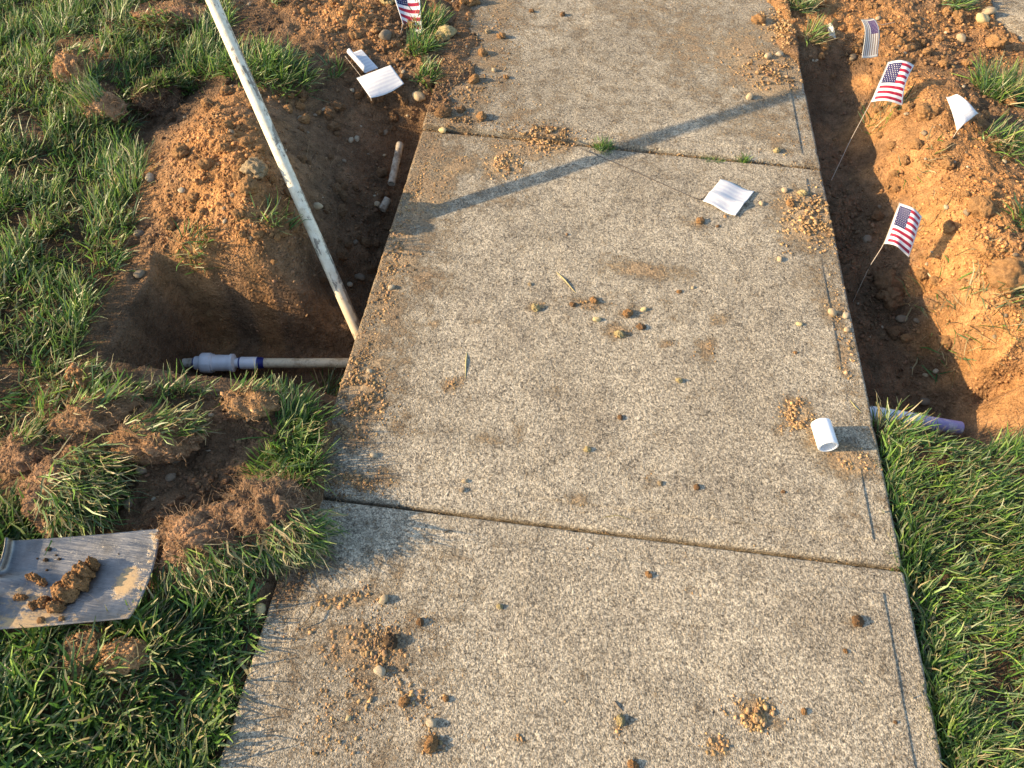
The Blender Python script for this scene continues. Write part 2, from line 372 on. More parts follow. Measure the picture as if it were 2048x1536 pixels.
# grass areas (outlines read off the photo, laid on the ground)
def P_(pts_, z=-.02): return [tuple(axy(x, y, z)) for x, y in pts_]
LAWN_IN = [P_([(-2600, -700), (380, -700), (470, -60), (430, 0), (480, 60), (430, 120), (470, 175), (330, 165), (290, 205), (235, 290), (290, 330), (300, 400), (265, 480), (235, 570), (190, 610), (160, 700), (140, 740), (60, 800), (0, 880), (-900, 1000)]),
           P_([(140, 745), (235, 770), (420, 790), (540, 797), (540, 815), (430, 812), (350, 835), (230, 815), (130, 850), (40, 870)]),
           P_([(-900, 990), (0, 985), (60, 1010), (110, 1060), (60, 1120), (0, 1250), (270, 1245), (390, 1180), (460, 1185), (520, 1215), (500, 1260), (470, 1350), (425, 1500), (380, 1800), (-900, 2600)]),
           P_([(540, -600), (470, -10), (520, 10), (560, 40), (590, -10), (800, -600)])]
LAWN_OUT = [P_([(115, 95), (210, 90), (205, 165), (150, 185), (115, 150)]), P_([(185, 195), (240, 190), (245, 250), (190, 255)]),
            P_([(265, 20), (420, 15), (425, 75), (300, 80), (262, 70)]), P_([(20, 235), (90, 260), (100, 300), (20, 290)]),
            P_([(140, 1262), (205, 1270), (205, 1345), (150, 1340)]), P_([(215, 1290), (300, 1290), (290, 1350), (225, 1350)]),
            P_([(0, 700), (50, 750), (10, 790), (-40, 760)])]
LAWN_R = [P_([(1740, 866), (1800, 876), (1900, 893), (2048, 880), (3000, 820), (3000, 2600), (1900, 2600), (1860, 1500), (1790, 1137), (1745, 930)])]
def lawn_mask(P):
    m = np.zeros(len(P), bool)
    for q in LAWN_IN + LAWN_R: m |= inpoly(P, q)
    for q in LAWN_OUT: m &= ~inpoly(P, q)
    return m & ~((P[:, 0] > XL - .004) & (P[:, 0] < XR + .004))

def ground_eval(P):
    z = np.empty(len(P)); c = np.empty(len(P)); r = np.empty(len(P))
    for s in range(0, len(P), 20000):
        p = P[s:s + 20000]; d = rk(p, Q)
        z[s:s + 20000] = d @ coef[:-1] + coef[-1]
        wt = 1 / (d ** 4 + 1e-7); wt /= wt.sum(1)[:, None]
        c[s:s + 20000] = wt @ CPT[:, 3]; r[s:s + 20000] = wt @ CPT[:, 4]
    x, y = P[:, 0], P[:, 1]
    edge = np.maximum(np.maximum(-2.4 - x, x - 2.2), np.maximum(-.3 - y, y - 3.6))
    far = sstep(0, .4, edge); z = z * (1 - far) - .02 * far
    rel = 0
    for k, (s_, am) in enumerate(((.075, .016), (.034, .011), (.016, .0055))):
        wx = x / s_ + .5 * perlin(x / s_ * .8, y / s_ * .8, 40 + k); wy = y / s_ + .5 * perlin(x / s_ * .8 + 9, y / s_ * .8, 50 + k)
        F, idn = worley(wx, wy, 60 + k)
        rel = rel + 1.25 * am * (np.sqrt(np.clip(1 - F * F * 1.3, 0, 1)) - .5) * (.3 + 1.2 * idn)
    rel = rel + .012 * fbm(x * 7, y * 7, 5, 4) + .006 * fbm(x * 40, y * 40, 15, 2)
    patch = sstep(-.25, .3, fbm(x * 4, y * 4, 77, 3))
    z = z + rel * (.26 + .78 * r) * (.5 + .65 * patch) * (1 - far)
    # the pit round the water pipe
    wb = .018 * fbm(x * 7, y * 7, 333, 3)
    q4 = np.minimum(np.minimum((1.215 + wb - y) / .05, (y - .892 - wb * .25) / .03), np.minimum((x + 1.035 + wb) / .08, (-.33 - x) / .06))
    tq = sstep(0, 1, q4); z = z * (1 - tq) + np.minimum(z, -.268 + .5 * rel + .01 * fbm(x * 9, y * 9, 71, 2)) * tq
    c = c * (1 - .0 * tq)
    # the walk: earth stays below it, except where it has spilled over its edges
    d = np.minimum(x - XL - left_overlap(y), XR + right_overlap(y) * -1 - x)
    under = sstep(-.001, .012, d)
    spill = (x > XL) & (x < XR) & (d < 0)
    z = np.where(spill, np.maximum(z * .4 + rel * .5, .003 + .014 * sstep(0, -.04, d) + rel * .5), z)
    near_edge = sstep(.035, .0, np.maximum(XL - x, x - XR)) * (d < 0) * ~spill
    notop = (left_overlap(y) <= 0) & (x < 0) | (right_overlap(y) <= 0) & (x > 0)
    z = np.where(notop & (near_edge > 0), np.minimum(z, -.012 * near_edge + (1 - near_edge) * z), z)
    z = z * (1 - under) + np.minimum(z, -.115) * under
    # second paved walk, top right
    z = np.where(inpoly(P, SLAB2), np.minimum(z, -.1), z)
    return z, c, r
SLAB2 = [tuple(axy(*q)) for q in ((1962, -30), (1990, 38), (2052, 92), (2400, 260), (2900, -400), (1900, -400))]
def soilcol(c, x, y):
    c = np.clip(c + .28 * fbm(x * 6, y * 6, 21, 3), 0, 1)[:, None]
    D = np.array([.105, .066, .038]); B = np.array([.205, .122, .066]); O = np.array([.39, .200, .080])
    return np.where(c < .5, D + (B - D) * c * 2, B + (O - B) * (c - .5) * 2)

def axis_coords(lo, hi, step, far):
    core = [lo]
    while core[-1] < hi: core.append(core[-1] + step(core[-1]))
    out = [core[-1]]; s = .03
    while out[-1] < far: s *= 1.45; out.append(out[-1] + s)
    inn = [core[0]]; s = .03
    while inn[-1] > -far: s *= 1.45; inn.append(inn[-1] - s)
    return np.array(inn[:0:-1] + core + out[1:])
gx = axis_coords(-2.15, 1.9, lambda v: .0066, 320); gy = axis_coords(0.0, 3.35, lambda v: .005 + .0019 * v, 320)
GX, GY = np.meshgrid(gx, gy); PG = np.stack([GX.ravel(), GY.ravel()], 1)
zg, cg, rg = ground_eval(PG)
lm = lawn_mask(PG)
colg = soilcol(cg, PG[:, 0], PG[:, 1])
far = sstep(0, .5, np.maximum(np.maximum(-2.2 - PG[:, 0], PG[:, 0] - 2.0), np.maximum(-.2 - PG[:, 1], PG[:, 1] - 3.5)))[:, None]
colg = colg * (1 - far) + np.array([.045, .07, .022]) * far
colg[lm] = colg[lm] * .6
ZG = zg.reshape(GX.shape)
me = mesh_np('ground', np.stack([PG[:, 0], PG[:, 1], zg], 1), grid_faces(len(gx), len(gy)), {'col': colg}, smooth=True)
tag(link('ground', me, M_soil), kind='structure')
def gz(P):
    x, y = P[:, 0], P[:, 1]
    i = np.clip(np.searchsorted(gx, x) - 1, 0, len(gx) - 2); j = np.clip(np.searchsorted(gy, y) - 1, 0, len(gy) - 2)
    u = (x - gx[i]) / (gx[i + 1] - gx[i]); v = (y - gy[j]) / (gy[j + 1] - gy[j])
    return (ZG[j, i] * (1 - u) + ZG[j, i + 1] * u) * (1 - v) + (ZG[j + 1, i] * (1 - u) + ZG[j + 1, i + 1] * u) * v
def gz1(x, y): return float(gz(np.array([[x, y]]))[0])
CG = colg.reshape(GX.shape + (3,))
def gcol(P):
    i = np.clip(np.searchsorted(gx, P[:, 0]), 0, len(gx) - 1); j = np.clip(np.searchsorted(gy, P[:, 1]), 0, len(gy) - 1); return CG[j, i]
def surf(px, py, it=4):     # where the sight line through a photo point meets the ground
    z = -.02
    for _ in range(it):
        q = at(px, py, z); z = .5 * z + .5 * gz1(q[0], q[1])
    q = at(px, py, z); return np.array([q[0], q[1], gz1(q[0], q[1])])

# ------------------------------------------------------------------ the walk: three slabs, trowelled border, raised upper slab
# earth on the walk: photo x, y, rx, ry, tilt(deg, px space), film strength, dark, crumbs per patch, crumb size
DIRT = [(905, 335, 70, 28, -20, .8, .2, 750, .0030), (860, 385, 60, 45, -35, .9, .3, 900, .0030), (1003, 330, 42, 30, 0, 1.1, .1, 900, .0045), (1095, 285, 50, 26, 10, 1.1, .1, 850, .0045), (1040, 300, 90, 32, 5, .8, .1, 500, .003),
        (830, 420, 45, 60, -30, .8, .3, 600, .0028), (800, 500, 50, 75, -22, .9, .5, 1000, .0032), (770, 600, 45, 80, -20, .8, .4, 800, .0028), (850, 560, 75, 45, 0, .6, .4, 500, .0024), (735, 690, 35, 55, -20, .6, .3, 300, .0024),
        (725, 790, 42, 60, -20, 1.2, .35, 1300, .0040), (700, 860, 45, 40, -20, .9, .6, 500, .003), (660, 930, 30, 60, -15, .7, .9, 350, .0025), (705, 960, 50, 22, 10, .7, .2, 260, .0028), (790, 760, 60, 50, 0, .4, .3, 120, .002),
        (780, 560, 90, 90, -20, .45, .3, 700, .0020), (770, 700, 70, 80, -20, .4, .35, 500, .0020), (790, 830, 80, 60, 0, .4, .2, 420, .0020), (860, 460, 80, 60, -15, .5, .3, 600, .0020), (1000, 400, 120, 50, 0, .35, .2, 260, .0018), (640, 1400, 60, 90, 0, .35, .2, 260, .0022), (760, 1250, 120, 60, 0, .3, .2, 380, .0022), (1260, 620, 160, 50, 0, .3, .05, 300, .0018),
        (1620, 440, 62, 52, 25, 1.3, .0, 1500, .0050), (1590, 400, 50, 30, 0, .8, 0, 300, .0032), (1665, 620, 28, 50, -15, .8, 0, 380, .0036), (1640, 560, 50, 60, 0, .5, 0, 250, .0026), (1690, 700, 28, 40, -10, .7, 0, 260, .003), (1690, 745, 18, 18, 0, .7, 0, 120, .0035),
        (1595, 830, 26, 34, -30, 1.2, 0, 520, .0042), (1640, 880, 30, 30, -40, .8, 0, 160, .0028), (1695, 925, 62, 32, 15, 1.0, 0, 700, .0028), (1560, 850, 15, 30, 0, .7, 0, 100, .003),
        (1535, 150, 62, 50, 0, 1.3, .3, 1000, .0050), (1575, 60, 60, 40, 0, 1.3, .1, 800, .0055), (1480, 110, 70, 70, 0, .8, .1, 500, .0032), (1380, 90, 110, 90, 0, .6, .1, 600, .0026), (1420, 200, 150, 60, 20, .45, .1, 300, .0024), (1300, 30, 120, 60, 0, .5, .2, 420, .0026), (1170, 60, 120, 60, 0, .35, .2, 300, .0024), (1500, 250, 120, 50, 0, .5, 0, 160, .0022), (1560, 285, 60, 30, 0, .5, 0, 100, .0028),
        (970, 110, 80, 90, 10, .7, .4, 700, .0030), (930, 190, 55, 60, 0, .95, .5, 800, .0032), (1000, 30, 60, 60, 0, .7, .3, 450, .0030), (1050, 230, 90, 40, 0, .5, .3, 320, .0024), (920, 250, 60, 30, 0, .8, .5, 420, .003), (870, 300, 30, 40, -25, .8, .6, 300, .0028),
        (1290, 540, 110, 22, 5, .75, .05, 260, .0018), (1170, 608, 55, 14, 8, .7, .1, 190, .0034), (1075, 615, 20, 16, 0, .7, .1, 60, .0035), (1235, 662, 45, 18, 0, .7, 0, 150, .003), (1335, 688, 22, 8, 0, 1.0, .3, 160, .0026), (1410, 700, 26, 26, 0, .7, .1, 130, .003), (1440, 640, 40, 16, 0, .5, .1, 70, .0026),
        (905, 770, 26, 16, -20, .8, .3, 130, .0026), (865, 650, 22, 10, 0, .7, 0, 60, .0022), (960, 645, 20, 8, 0, .6, .1, 50, .0026), (1040, 875, 16, 26, 0, .7, .1, 40, .0016), (970, 880, 40, 14, 0, .55, 0, 50, .0018), (1110, 780, 20, 14, 0, .5, 0, 20, .0016),
        (770, 945, 30, 30, 0, .6, .2, 120, .0026), (700, 1290, 90, 60, 0, .75, .3, 460, .0030), (780, 1300, 45, 45, 20, 1.0, .4, 300, .0036), (720, 1380, 60, 60, 0, .6, .3, 260, .0028), (820, 1400, 60, 50, 0, .4, .2, 120, .003), (690, 1200, 70, 28, -10, .7, .2, 260, .0034), (620, 1260, 40, 30, -20, .5, .3, 120, .0026), (860, 1490, 26, 18, 0, 1.0, .3, 170, .0036), (680, 1500, 70, 30, 0, .3, .2, 60, .0032), (700, 1140, 40, 40, 0, .25, .2, 60, .002),
        (1515, 1430, 42, 26, 20, 1.1, .0, 420, .0042), (1435, 1495, 24, 24, 40, .9, .1, 160, .004), (1145, 1000, 30, 14, 0, .6, 0, 30, .0016), (1300, 960, 14, 18, 0, .7, .1, 34, .003), (1370, 1190, 50, 30, 0, .25, .1, 14, .002), (580, 1160, 45, 70, 30, .9, 1.0, 500, .0026), (640, 1120, 40, 50, 0, .6, 1.0, 200, .0022), (1700, 1040, 50, 60, 0, .3, 0, 60, .002), (1560, 1000, 120, 40, 0, .15, 0, 30, .0018),
        (1040, 1480, 18, 12, 0, .6, .1, 30, .003), (950, 1480, 14, 10, 0, .7, .1, 30, .003), (1240, 1450, 12, 20, 0, .6, .1, 26, .003), (1390, 450, 24, 10, 0, .8, 0, 60, .0028), (1380, 445, 30, 12, 0, .5, 0, 30, .002)]
def patch_world(px, py, rx, ry, tilt):
    c = axy(px, py); ct, st = math.cos(math.radians(tilt)), math.sin(math.radians(tilt))
    # tilt is read off the photo: positive leans down to the right
    u = axy(px + rx * ct, py + rx * st) - c; v = axy(px - ry * st, py + ry * ct) - c
    return c, np.stack([u, v], 1)
DW = [(patch_world(*d[:5]), d) for d in DIRT]
def dirt_at(P):
    s = np.zeros(len(P)); dk = np.zeros(len(P)); ws = np.full(len(P), 1e-6)
    for (c, M), d in DW:
        q = (P - c) @ np.linalg.inv(M).T; r2 = (q ** 2).sum(1); g = np.exp(-r2 * .8)
        s = np.maximum(s, g * d[5]) ; dk += g * d[6]; ws += g
    # general film, more towards the edges and the far end
    x, y = P[:, 0], P[:, 1]
    s = np.maximum(s, .66 * sstep(.30, .0, x - XL) * sstep(.60, .9, y)); s = np.maximum(s, .36 * sstep(.16, .0, XR - x) * sstep(.5, .9, y)); s = np.maximum(s, .3 * sstep(.3, .1, np.abs(x + .25)) * sstep(.65, .5, y))
    s = np.maximum(s, .10 + .22 * sstep(1.2, 2.4, y)) + .10 * fbm(x * 4, y * 4, 88, 3)
    return s, dk / np.maximum(ws, .25)
def edge_profile(d, r=.009):
    d = np.clip(d, 0, r); return -(r - np.sqrt(np.maximum(r * r - (r - d) ** 2, 0)))
def slab_coords(lo, hi, step, steps_in=(.05,)):
    b = [0, .0008, .002, .004, .0065, .009, .013, .02, .03, .04, .048, .0505, .052, .0535, .056, .062]
    c = list(np.arange(.07, (hi - lo) / 2 * 2 - .07, step))
    return np.array([lo + q for q in b] + [lo + q for q in c] + [hi - q for q in b[::-1]])
def make_slab(y0, y1, top, tilt, seed, parent):
    xs = slab_coords(XL, XR, .010); ys = slab_coords(y0, y1, .010)
    X, Y = np.meshgrid(xs, ys); x, y = X.ravel(), Y.ravel()
    dx = np.minimum(x - XL, XR - x); dy = np.minimum(y - y0, y1 - y)
    wob = .004 * fbm(x * 7 + seed, y * 7, seed, 3)
    z = edge_profile(dx) + edge_profile(dy)
    s1 = sstep(.050, .0535, dx + wob * .35) * (.3 + .9 * sstep(-.3, .25, fbm(y * 2.6, x * 0 + (x > 0) * 5., seed + 3, 2)) * (x > 0) + .25 * (x < 0))
    s2 = sstep(.050, .0535, dy + wob * .35)
    z += .0016 * np.minimum(s1 * 1.0, 1.2) * np.where(s2 > .5, 1, s2) + .0007 * np.minimum(s1, s2)
    z += .0008 * fbm(x * 14, y * 14, seed, 4) + .0015 * fbm(x * 2, y * 2, seed + 9, 2)
    z += top + tilt * (x - XR) / (XL - XR)
    # chipped arrises
    chip = sstep(.25, .6, fbm(x * 25, y * 25, seed + 5, 2)) * sstep(.010, .0, np.minimum(dx, dy)); z -= .0055 * chip
    xx = x.copy(); yy = y.copy()
    nx, ny = len(xs), len(ys)
    V = np.stack([xx, yy, z], 1); F = grid_faces(nx, ny)
    ring = np.concatenate([np.arange(nx), nx * np.arange(1, ny) + nx - 1, nx * (ny - 1) + np.arange(nx - 2, -1, -1), nx * np.arange(ny - 2, 0, -1)])
    low = V[ring].copy(); low[:, 2] = top - .1 + .004 * perlin(low[:, 0] * 20, low[:, 1] * 20, 3)
    m = len(ring); i = np.arange(m); j = (i + 1) % m
    SF = np.stack([ring[i], len(V) + i, len(V) + j, ring[j]], 1)
    D, DK = dirt_at(V[:, :2]); D = np.append(D, np.full(m, .5)); DK = np.append(DK, np.full(m, .8))
    me = mesh_np('slab', np.concatenate([V, low]), [F, SF], {'dirt': D, 'dirtdark': DK}, smooth=True)
    return link('slab', me, M_conc, parent)
walk = tag(empty('sidewalk', (0, 0, 0)), kind='structure')
def slab_height(P):
    return np.where(P[:, 1] > YJ2, .004 + .012 * (P[:, 0] - XR) / (XL - XR), 0.0)
make_slab(-.62, YJ1 - .004, 0, 0, 3, walk)
make_slab(YJ1 + .004, YJ2 - .005, .001, 0, 8, walk)
make_slab(YJ2 + .006, 3.09, .004, .012, 12, walk)
make_slab(3.10, 4.33, .004, .006, 15, walk)
# the corner of another paved walk beyond the dug earth
pv = np.array(SLAB2); n_ = len(pv)
cx_, cy_ = pv.mean(0)
pb = []
base_ring = []
for i in range(n_):
    a_, b_ = pv[i], pv[(i + 1) % n_]
    for t_ in np.linspace(0, 1, 25)[:-1]:
        q = a_ + (b_ - a_) * t_; q = q + .012 * np.array([perlin(np.array([q[0] * 9]), np.array([q[1] * 9]), 2)[0], perlin(np.array([q[0] * 9]), np.array([q[1] * 9]), 7)[0]]); base_ring.append(q)
base_ring = np.array(base_ring); m = len(base_ring); cen = np.array([cx_, cy_])
L = []
for (s_, z_) in ((1.0, -.1), (1.0, -.006), (.998, -.001), (.994, .002), (.8, .004), (.4, .004)):
    L.append(np.concatenate([cen + (base_ring - cen) * s_, np.full((m, 1), z_)], 1))
V = np.concatenate(L + [np.array([[cx_, cy_, .004]])]); F = []
i = np.arange(m); j = (i + 1) % m
for k in range(5): F.append(np.stack([k * m + i, k * m + j, (k + 1) * m + j, (k + 1) * m + i], 1))
T3 = np.stack([5 * m + i, 5 * m + j, np.full(m, 6 * m)], 1)
tag(link('paving_slab', mesh_np('paving_slab', V, [np.concatenate(F), T3], {'dirt': np.full(len(V), .35), 'dirtdark': np.full(len(V), .1)}, smooth=True), M_conc), kind='structure')

def topz(P):
    g = gz(P); on = (P[:, 0] > XL + .004) & (P[:, 0] < XR - .004)
    return np.where(on, np.maximum(g, slab_height(P)), g)
def topz1(x, y): return float(topz(np.array([[x, y]]))[0])

# ------------------------------------------------------------------ crumbs of earth
VV, FF, CC = [], [], []; off = 0
def addm(V, F, C):
    global off
    VV.append(V); FF.append(F + off); CC.append(C); off += len(V)
def sizes(n, s0, tail=1.6): return .60 * s0 * (.36 + .58 * rng.pareto(2.3, n).clip(0, 3.0))
for (c, M), d in DW:
    n = int(d[7] * (6.6 if d[0] < 1000 and 250 < d[1] < 1000 else 5.0))
    q = rng.normal(size=(n, 2)) * np.where(rng.uniform(size=(n, 1)) < .35, 1.15, .62); P = c + q @ M.T
    k = perlin(P[:, 0] * 45, P[:, 1] * 45, 31) + .8 * perlin(P[:, 0] * 18, P[:, 1] * 18, 37) > -.02 + rng.normal(size=n) * .16; P = P[k]; n = len(P)
    S = sizes(n, d[8]) * np.clip(1.25 - .35 * np.linalg.norm(q[k], axis=1), .5, 1.2) * (1.12 if d[8] < .0036 else .95)
    inside = (P[:, 0] > XL) & (P[:, 0] < XR) & ~inpoly(P, [tuple(axy(*q_)) for q_ in ((1402, 406), (1440, 358), (1511, 384), (1472, 436))])
    P, S = P[inside], S[inside]; n = len(P)
    heap = np.exp(-((q[k][inside]) ** 2).sum(1) * 1.5) * (d[5] > 1) * .006 * rng.uniform(0, 1, n) * (d[8] / .0045)
    z = topz(P) + S * .25 + heap
    base = np.array([.40, .255, .125]) * (1 - d[6]) + np.array([.20, .125, .068]) * d[6]
    C = base * rng.uniform(.65, 1.35, (n, 1)) * (1 + .03 * rng.normal(size=(n, 3)))
    addm(*rocks(np.column_stack([P, z]), S, C))
# thin scatter over the whole walk
n = 11000; P = np.column_stack([rng.uniform(XL + .01, XR - .01, n), rng.uniform(.03, 3.3, n)])
keep = ~inpoly(P, [tuple(axy(*q_)) for q_ in ((1402, 406), (1441, 357), (1512, 384), (1472, 437))]) & (rng.uniform(size=n) < (.25 + .6 * sstep(1.0, 2.6, P[:, 1]) + .35 * sstep(.2, 0, P[:, 0] - XL)) * (.4 + .9 * (fbm(P[:, 0] * 3, P[:, 1] * 3, 61, 3) > 0))); P = P[keep]; n = len(P)
S = sizes(n, .0017); C = np.array([.40, .27, .14]) * rng.uniform(.5, 1.4, (n, 1)) * (1 + .03 * rng.normal(size=(n, 3)))
addm(*rocks(np.column_stack([P, topz(P) + S * .3]), S, C))
# joint filling
for yy, nn in ((YJ1, 420), (YJ2, 1100)):
    x = rng.uniform(XL, XR, nn); P = np.column_stack([x, yy + rng.normal(size=nn) * (.0022 if nn < 500 else .006)])
    S = sizes(nn, .0022 if nn < 500 else .0034); C = np.array([.33, .215, .11]) * rng.uniform(.4, 1.3, (nn, 1)) * np.ones(3)
    addm(*rocks(np.column_stack([P, np.full(nn, -.012 if nn < 500 else -.004) + S * .3]), S, C))
tag(link('dirt_crumbs', mesh_np('dirt_crumbs', np.concatenate(VV), np.concatenate(FF), {'col': np.concatenate(CC)}), M_crumb), 'tan crumbs of dry earth strewn over the grey concrete walk', 'dirt', kind='stuff')
VV, FF, CC = [], [], []; off = 0
n = 80000; P = np.column_stack([rng.uniform(-1.9, 1.75, n), .05 + 3.2 * rng.uniform(0, 1, n) ** 1.05])
_, cp_, rp_ = ground_eval(P)
ok = ~((P[:, 0] > XL + left_overlap(P[:, 1])) & (P[:, 0] < XR)) & ~lawn_mask(P) & ~inpoly(P, SLAB2)
clus = fbm(P[:, 0] * 9, P[:, 1] * 9, 91, 3)
ok &= rng.uniform(size=n) < np.clip(.3 + .6 * rp_ + .9 * clus, .12, 1)
P = P[ok]; n = len(P); S = sizes(n, .0048) * (.8 + .5 * sstep(1, 3, P[:, 1])); z = gz(P) + S * .3
C = gcol(P) * rng.uniform(.7, 1.45, (n, 1)) * (1 + .025 * rng.normal(size=(n, 3)))
pale = rng.uniform(size=n) < .03; C[pale] = np.array([.44, .35, .24]) * rng.uniform(.7, 1.1, (pale.sum(), 1))
addm(*rocks(np.column_stack([P, z]), S, C))
# crust of coarse crumbs on the heaps
for (px, py, rx, ry, nn, s0) in ((430, 260, 90, 60, 1200, .006), (400, 330, 90, 60, 1500, .006), (480, 370, 80, 60, 1300, .006), (520, 340, 30, 30, 250, .008), (360, 460, 60, 60, 800, .005), (470, 470, 90, 60, 1200, .005), (700, 40, 120, 40, 900, .008), (790, 80, 40, 40, 250, .009), (820, 150, 60, 40, 350, .008), (720, 430, 70, 90, 700, .006),
                                 (1930, 420, 110, 110, 1300, .0065), (1880, 200, 60, 90, 500, .005), (1990, 520, 90, 80, 900, .006), (1900, 90, 120, 60, 900, .008), (1760, 60, 60, 40, 400, .007), (1720, 460, 60, 80, 700, .007), (1760, 600, 50, 60, 500, .007), (1960, 700, 70, 60, 900, .0055), (1850, 400, 45, 90, 700, .005), (1900, 620, 50, 90, 900, .0055), (1800, 280, 35, 90, 600, .005), (1980, 780, 60, 30, 500, .005), (1900, 500, 60, 80, 700, .006), (400, 480, 110, 40, 900, .005), (560, 460, 50, 70, 700, .0055), (500, 540, 90, 25, 500, .004), (500, 840, 90, 50, 700, .006), (420, 980, 130, 60, 800, .006), (150, 130, 50, 40, 500, .005), (340, 45, 70, 25, 500, .005), (215, 220, 30, 30, 300, .005), (260, 1320, 35, 28, 300, .004), (170, 1300, 30, 35, 200, .004), (880, 200, 50, 50, 500, .007)):
    c0 = surf(px, py)[:2]; _, M = patch_world(px, py, rx, ry, 0)
    nn = int(nn * 1.5); P = c0 + (rng.normal(size=(nn, 2)) * .6) @ M.T; P = P[perlin(P[:, 0] * 30, P[:, 1] * 30, 41) > -.1 + rng.normal(size=nn) * .15]
    P = P[~((P[:, 0] > XL + left_overlap(P[:, 1])) & (P[:, 0] < XR))]; nn = len(P)
    S = sizes(nn, s0 * .88); C = gcol(P) * rng.uniform(.8, 1.4, (nn, 1)) * (1 + .025 * rng.normal(size=(nn, 3)))
    addm(*rocks(np.column_stack([P, gz(P) + S * .35]), S, C, 0, .5))
tag(link('soil_crumbs', mesh_np('soil_crumbs', np.concatenate(VV), np.concatenate(FF), {'col': np.concatenate(CC)}), M_crumb), 'loose crumbs and grit over the dug brown and orange earth', 'soil', kind='stuff')

# ------------------------------------------------------------------ clods and pebbles lying in the dug earth and on the walk
def lump_mesh(name, level, kind_, seed, col):
    V, F = ICO[level]
    if kind_ == 'pebble':
        d = 1 + .26 * n3(V, 1.1, seed) + .05 * n3(V, 3, seed); ax = np.array([1.25, .95, .72])
    else:
        F1, idn = worley((V[:, 0] + V[:, 2] * .5) * 2.2 + seed, (V[:, 1] - V[:, 2] * .6) * 2.2, seed)
        d = 1 + .34 * n3(V, 1.3, seed) + .20 * n3(V, 3.1, seed + 3) + .16 * (.5 - F1) + .06 * rng.normal(size=len(V)); ax = np.array([1.1, .95, .78])
    V = V * d[:, None] * ax
    c = np.array(col)[None] * (1 + .12 * n3(V, 3, seed + 9))[:, None]
    return mesh_np(name, V, F, {'col': np.clip(c, 0, 1)}, smooth=True)
def place_lump(name, me, mat, px, py, s, on='top', label=None, cat=None, group=None, sink=.35, rz=None, sq=1.0, ori=None):
    q = surf(px, py) if on == 'ground' else None
    if q is None:
        p = axy(px, py); z = topz1(*p); q = np.array([p[0], p[1], z])
        if z > .004: p = axy(px, py, z); q = np.array([p[0], p[1], topz1(*p)])
    o = link(name, me, mat); o.location = (q[0], q[1], q[2] + s * (.78 - sink)); o.scale = (s, s * (ori or 1), s * sq)
    o.rotation_euler = (random.uniform(-.3, .3), random.uniform(-.3, .3), random.uniform(0, 6.28) if rz is None else rz)
    return tag(o, label, cat, group)
TAN = (.40, .30, .18); ORA = (.36, .20, .088); BRN = (.22, .128, .065); YEL = (.48, .38, .19); DRK = (.13, .085, .05); GRY = (.21, .16, .105); WHT = (.38, .31, .21)
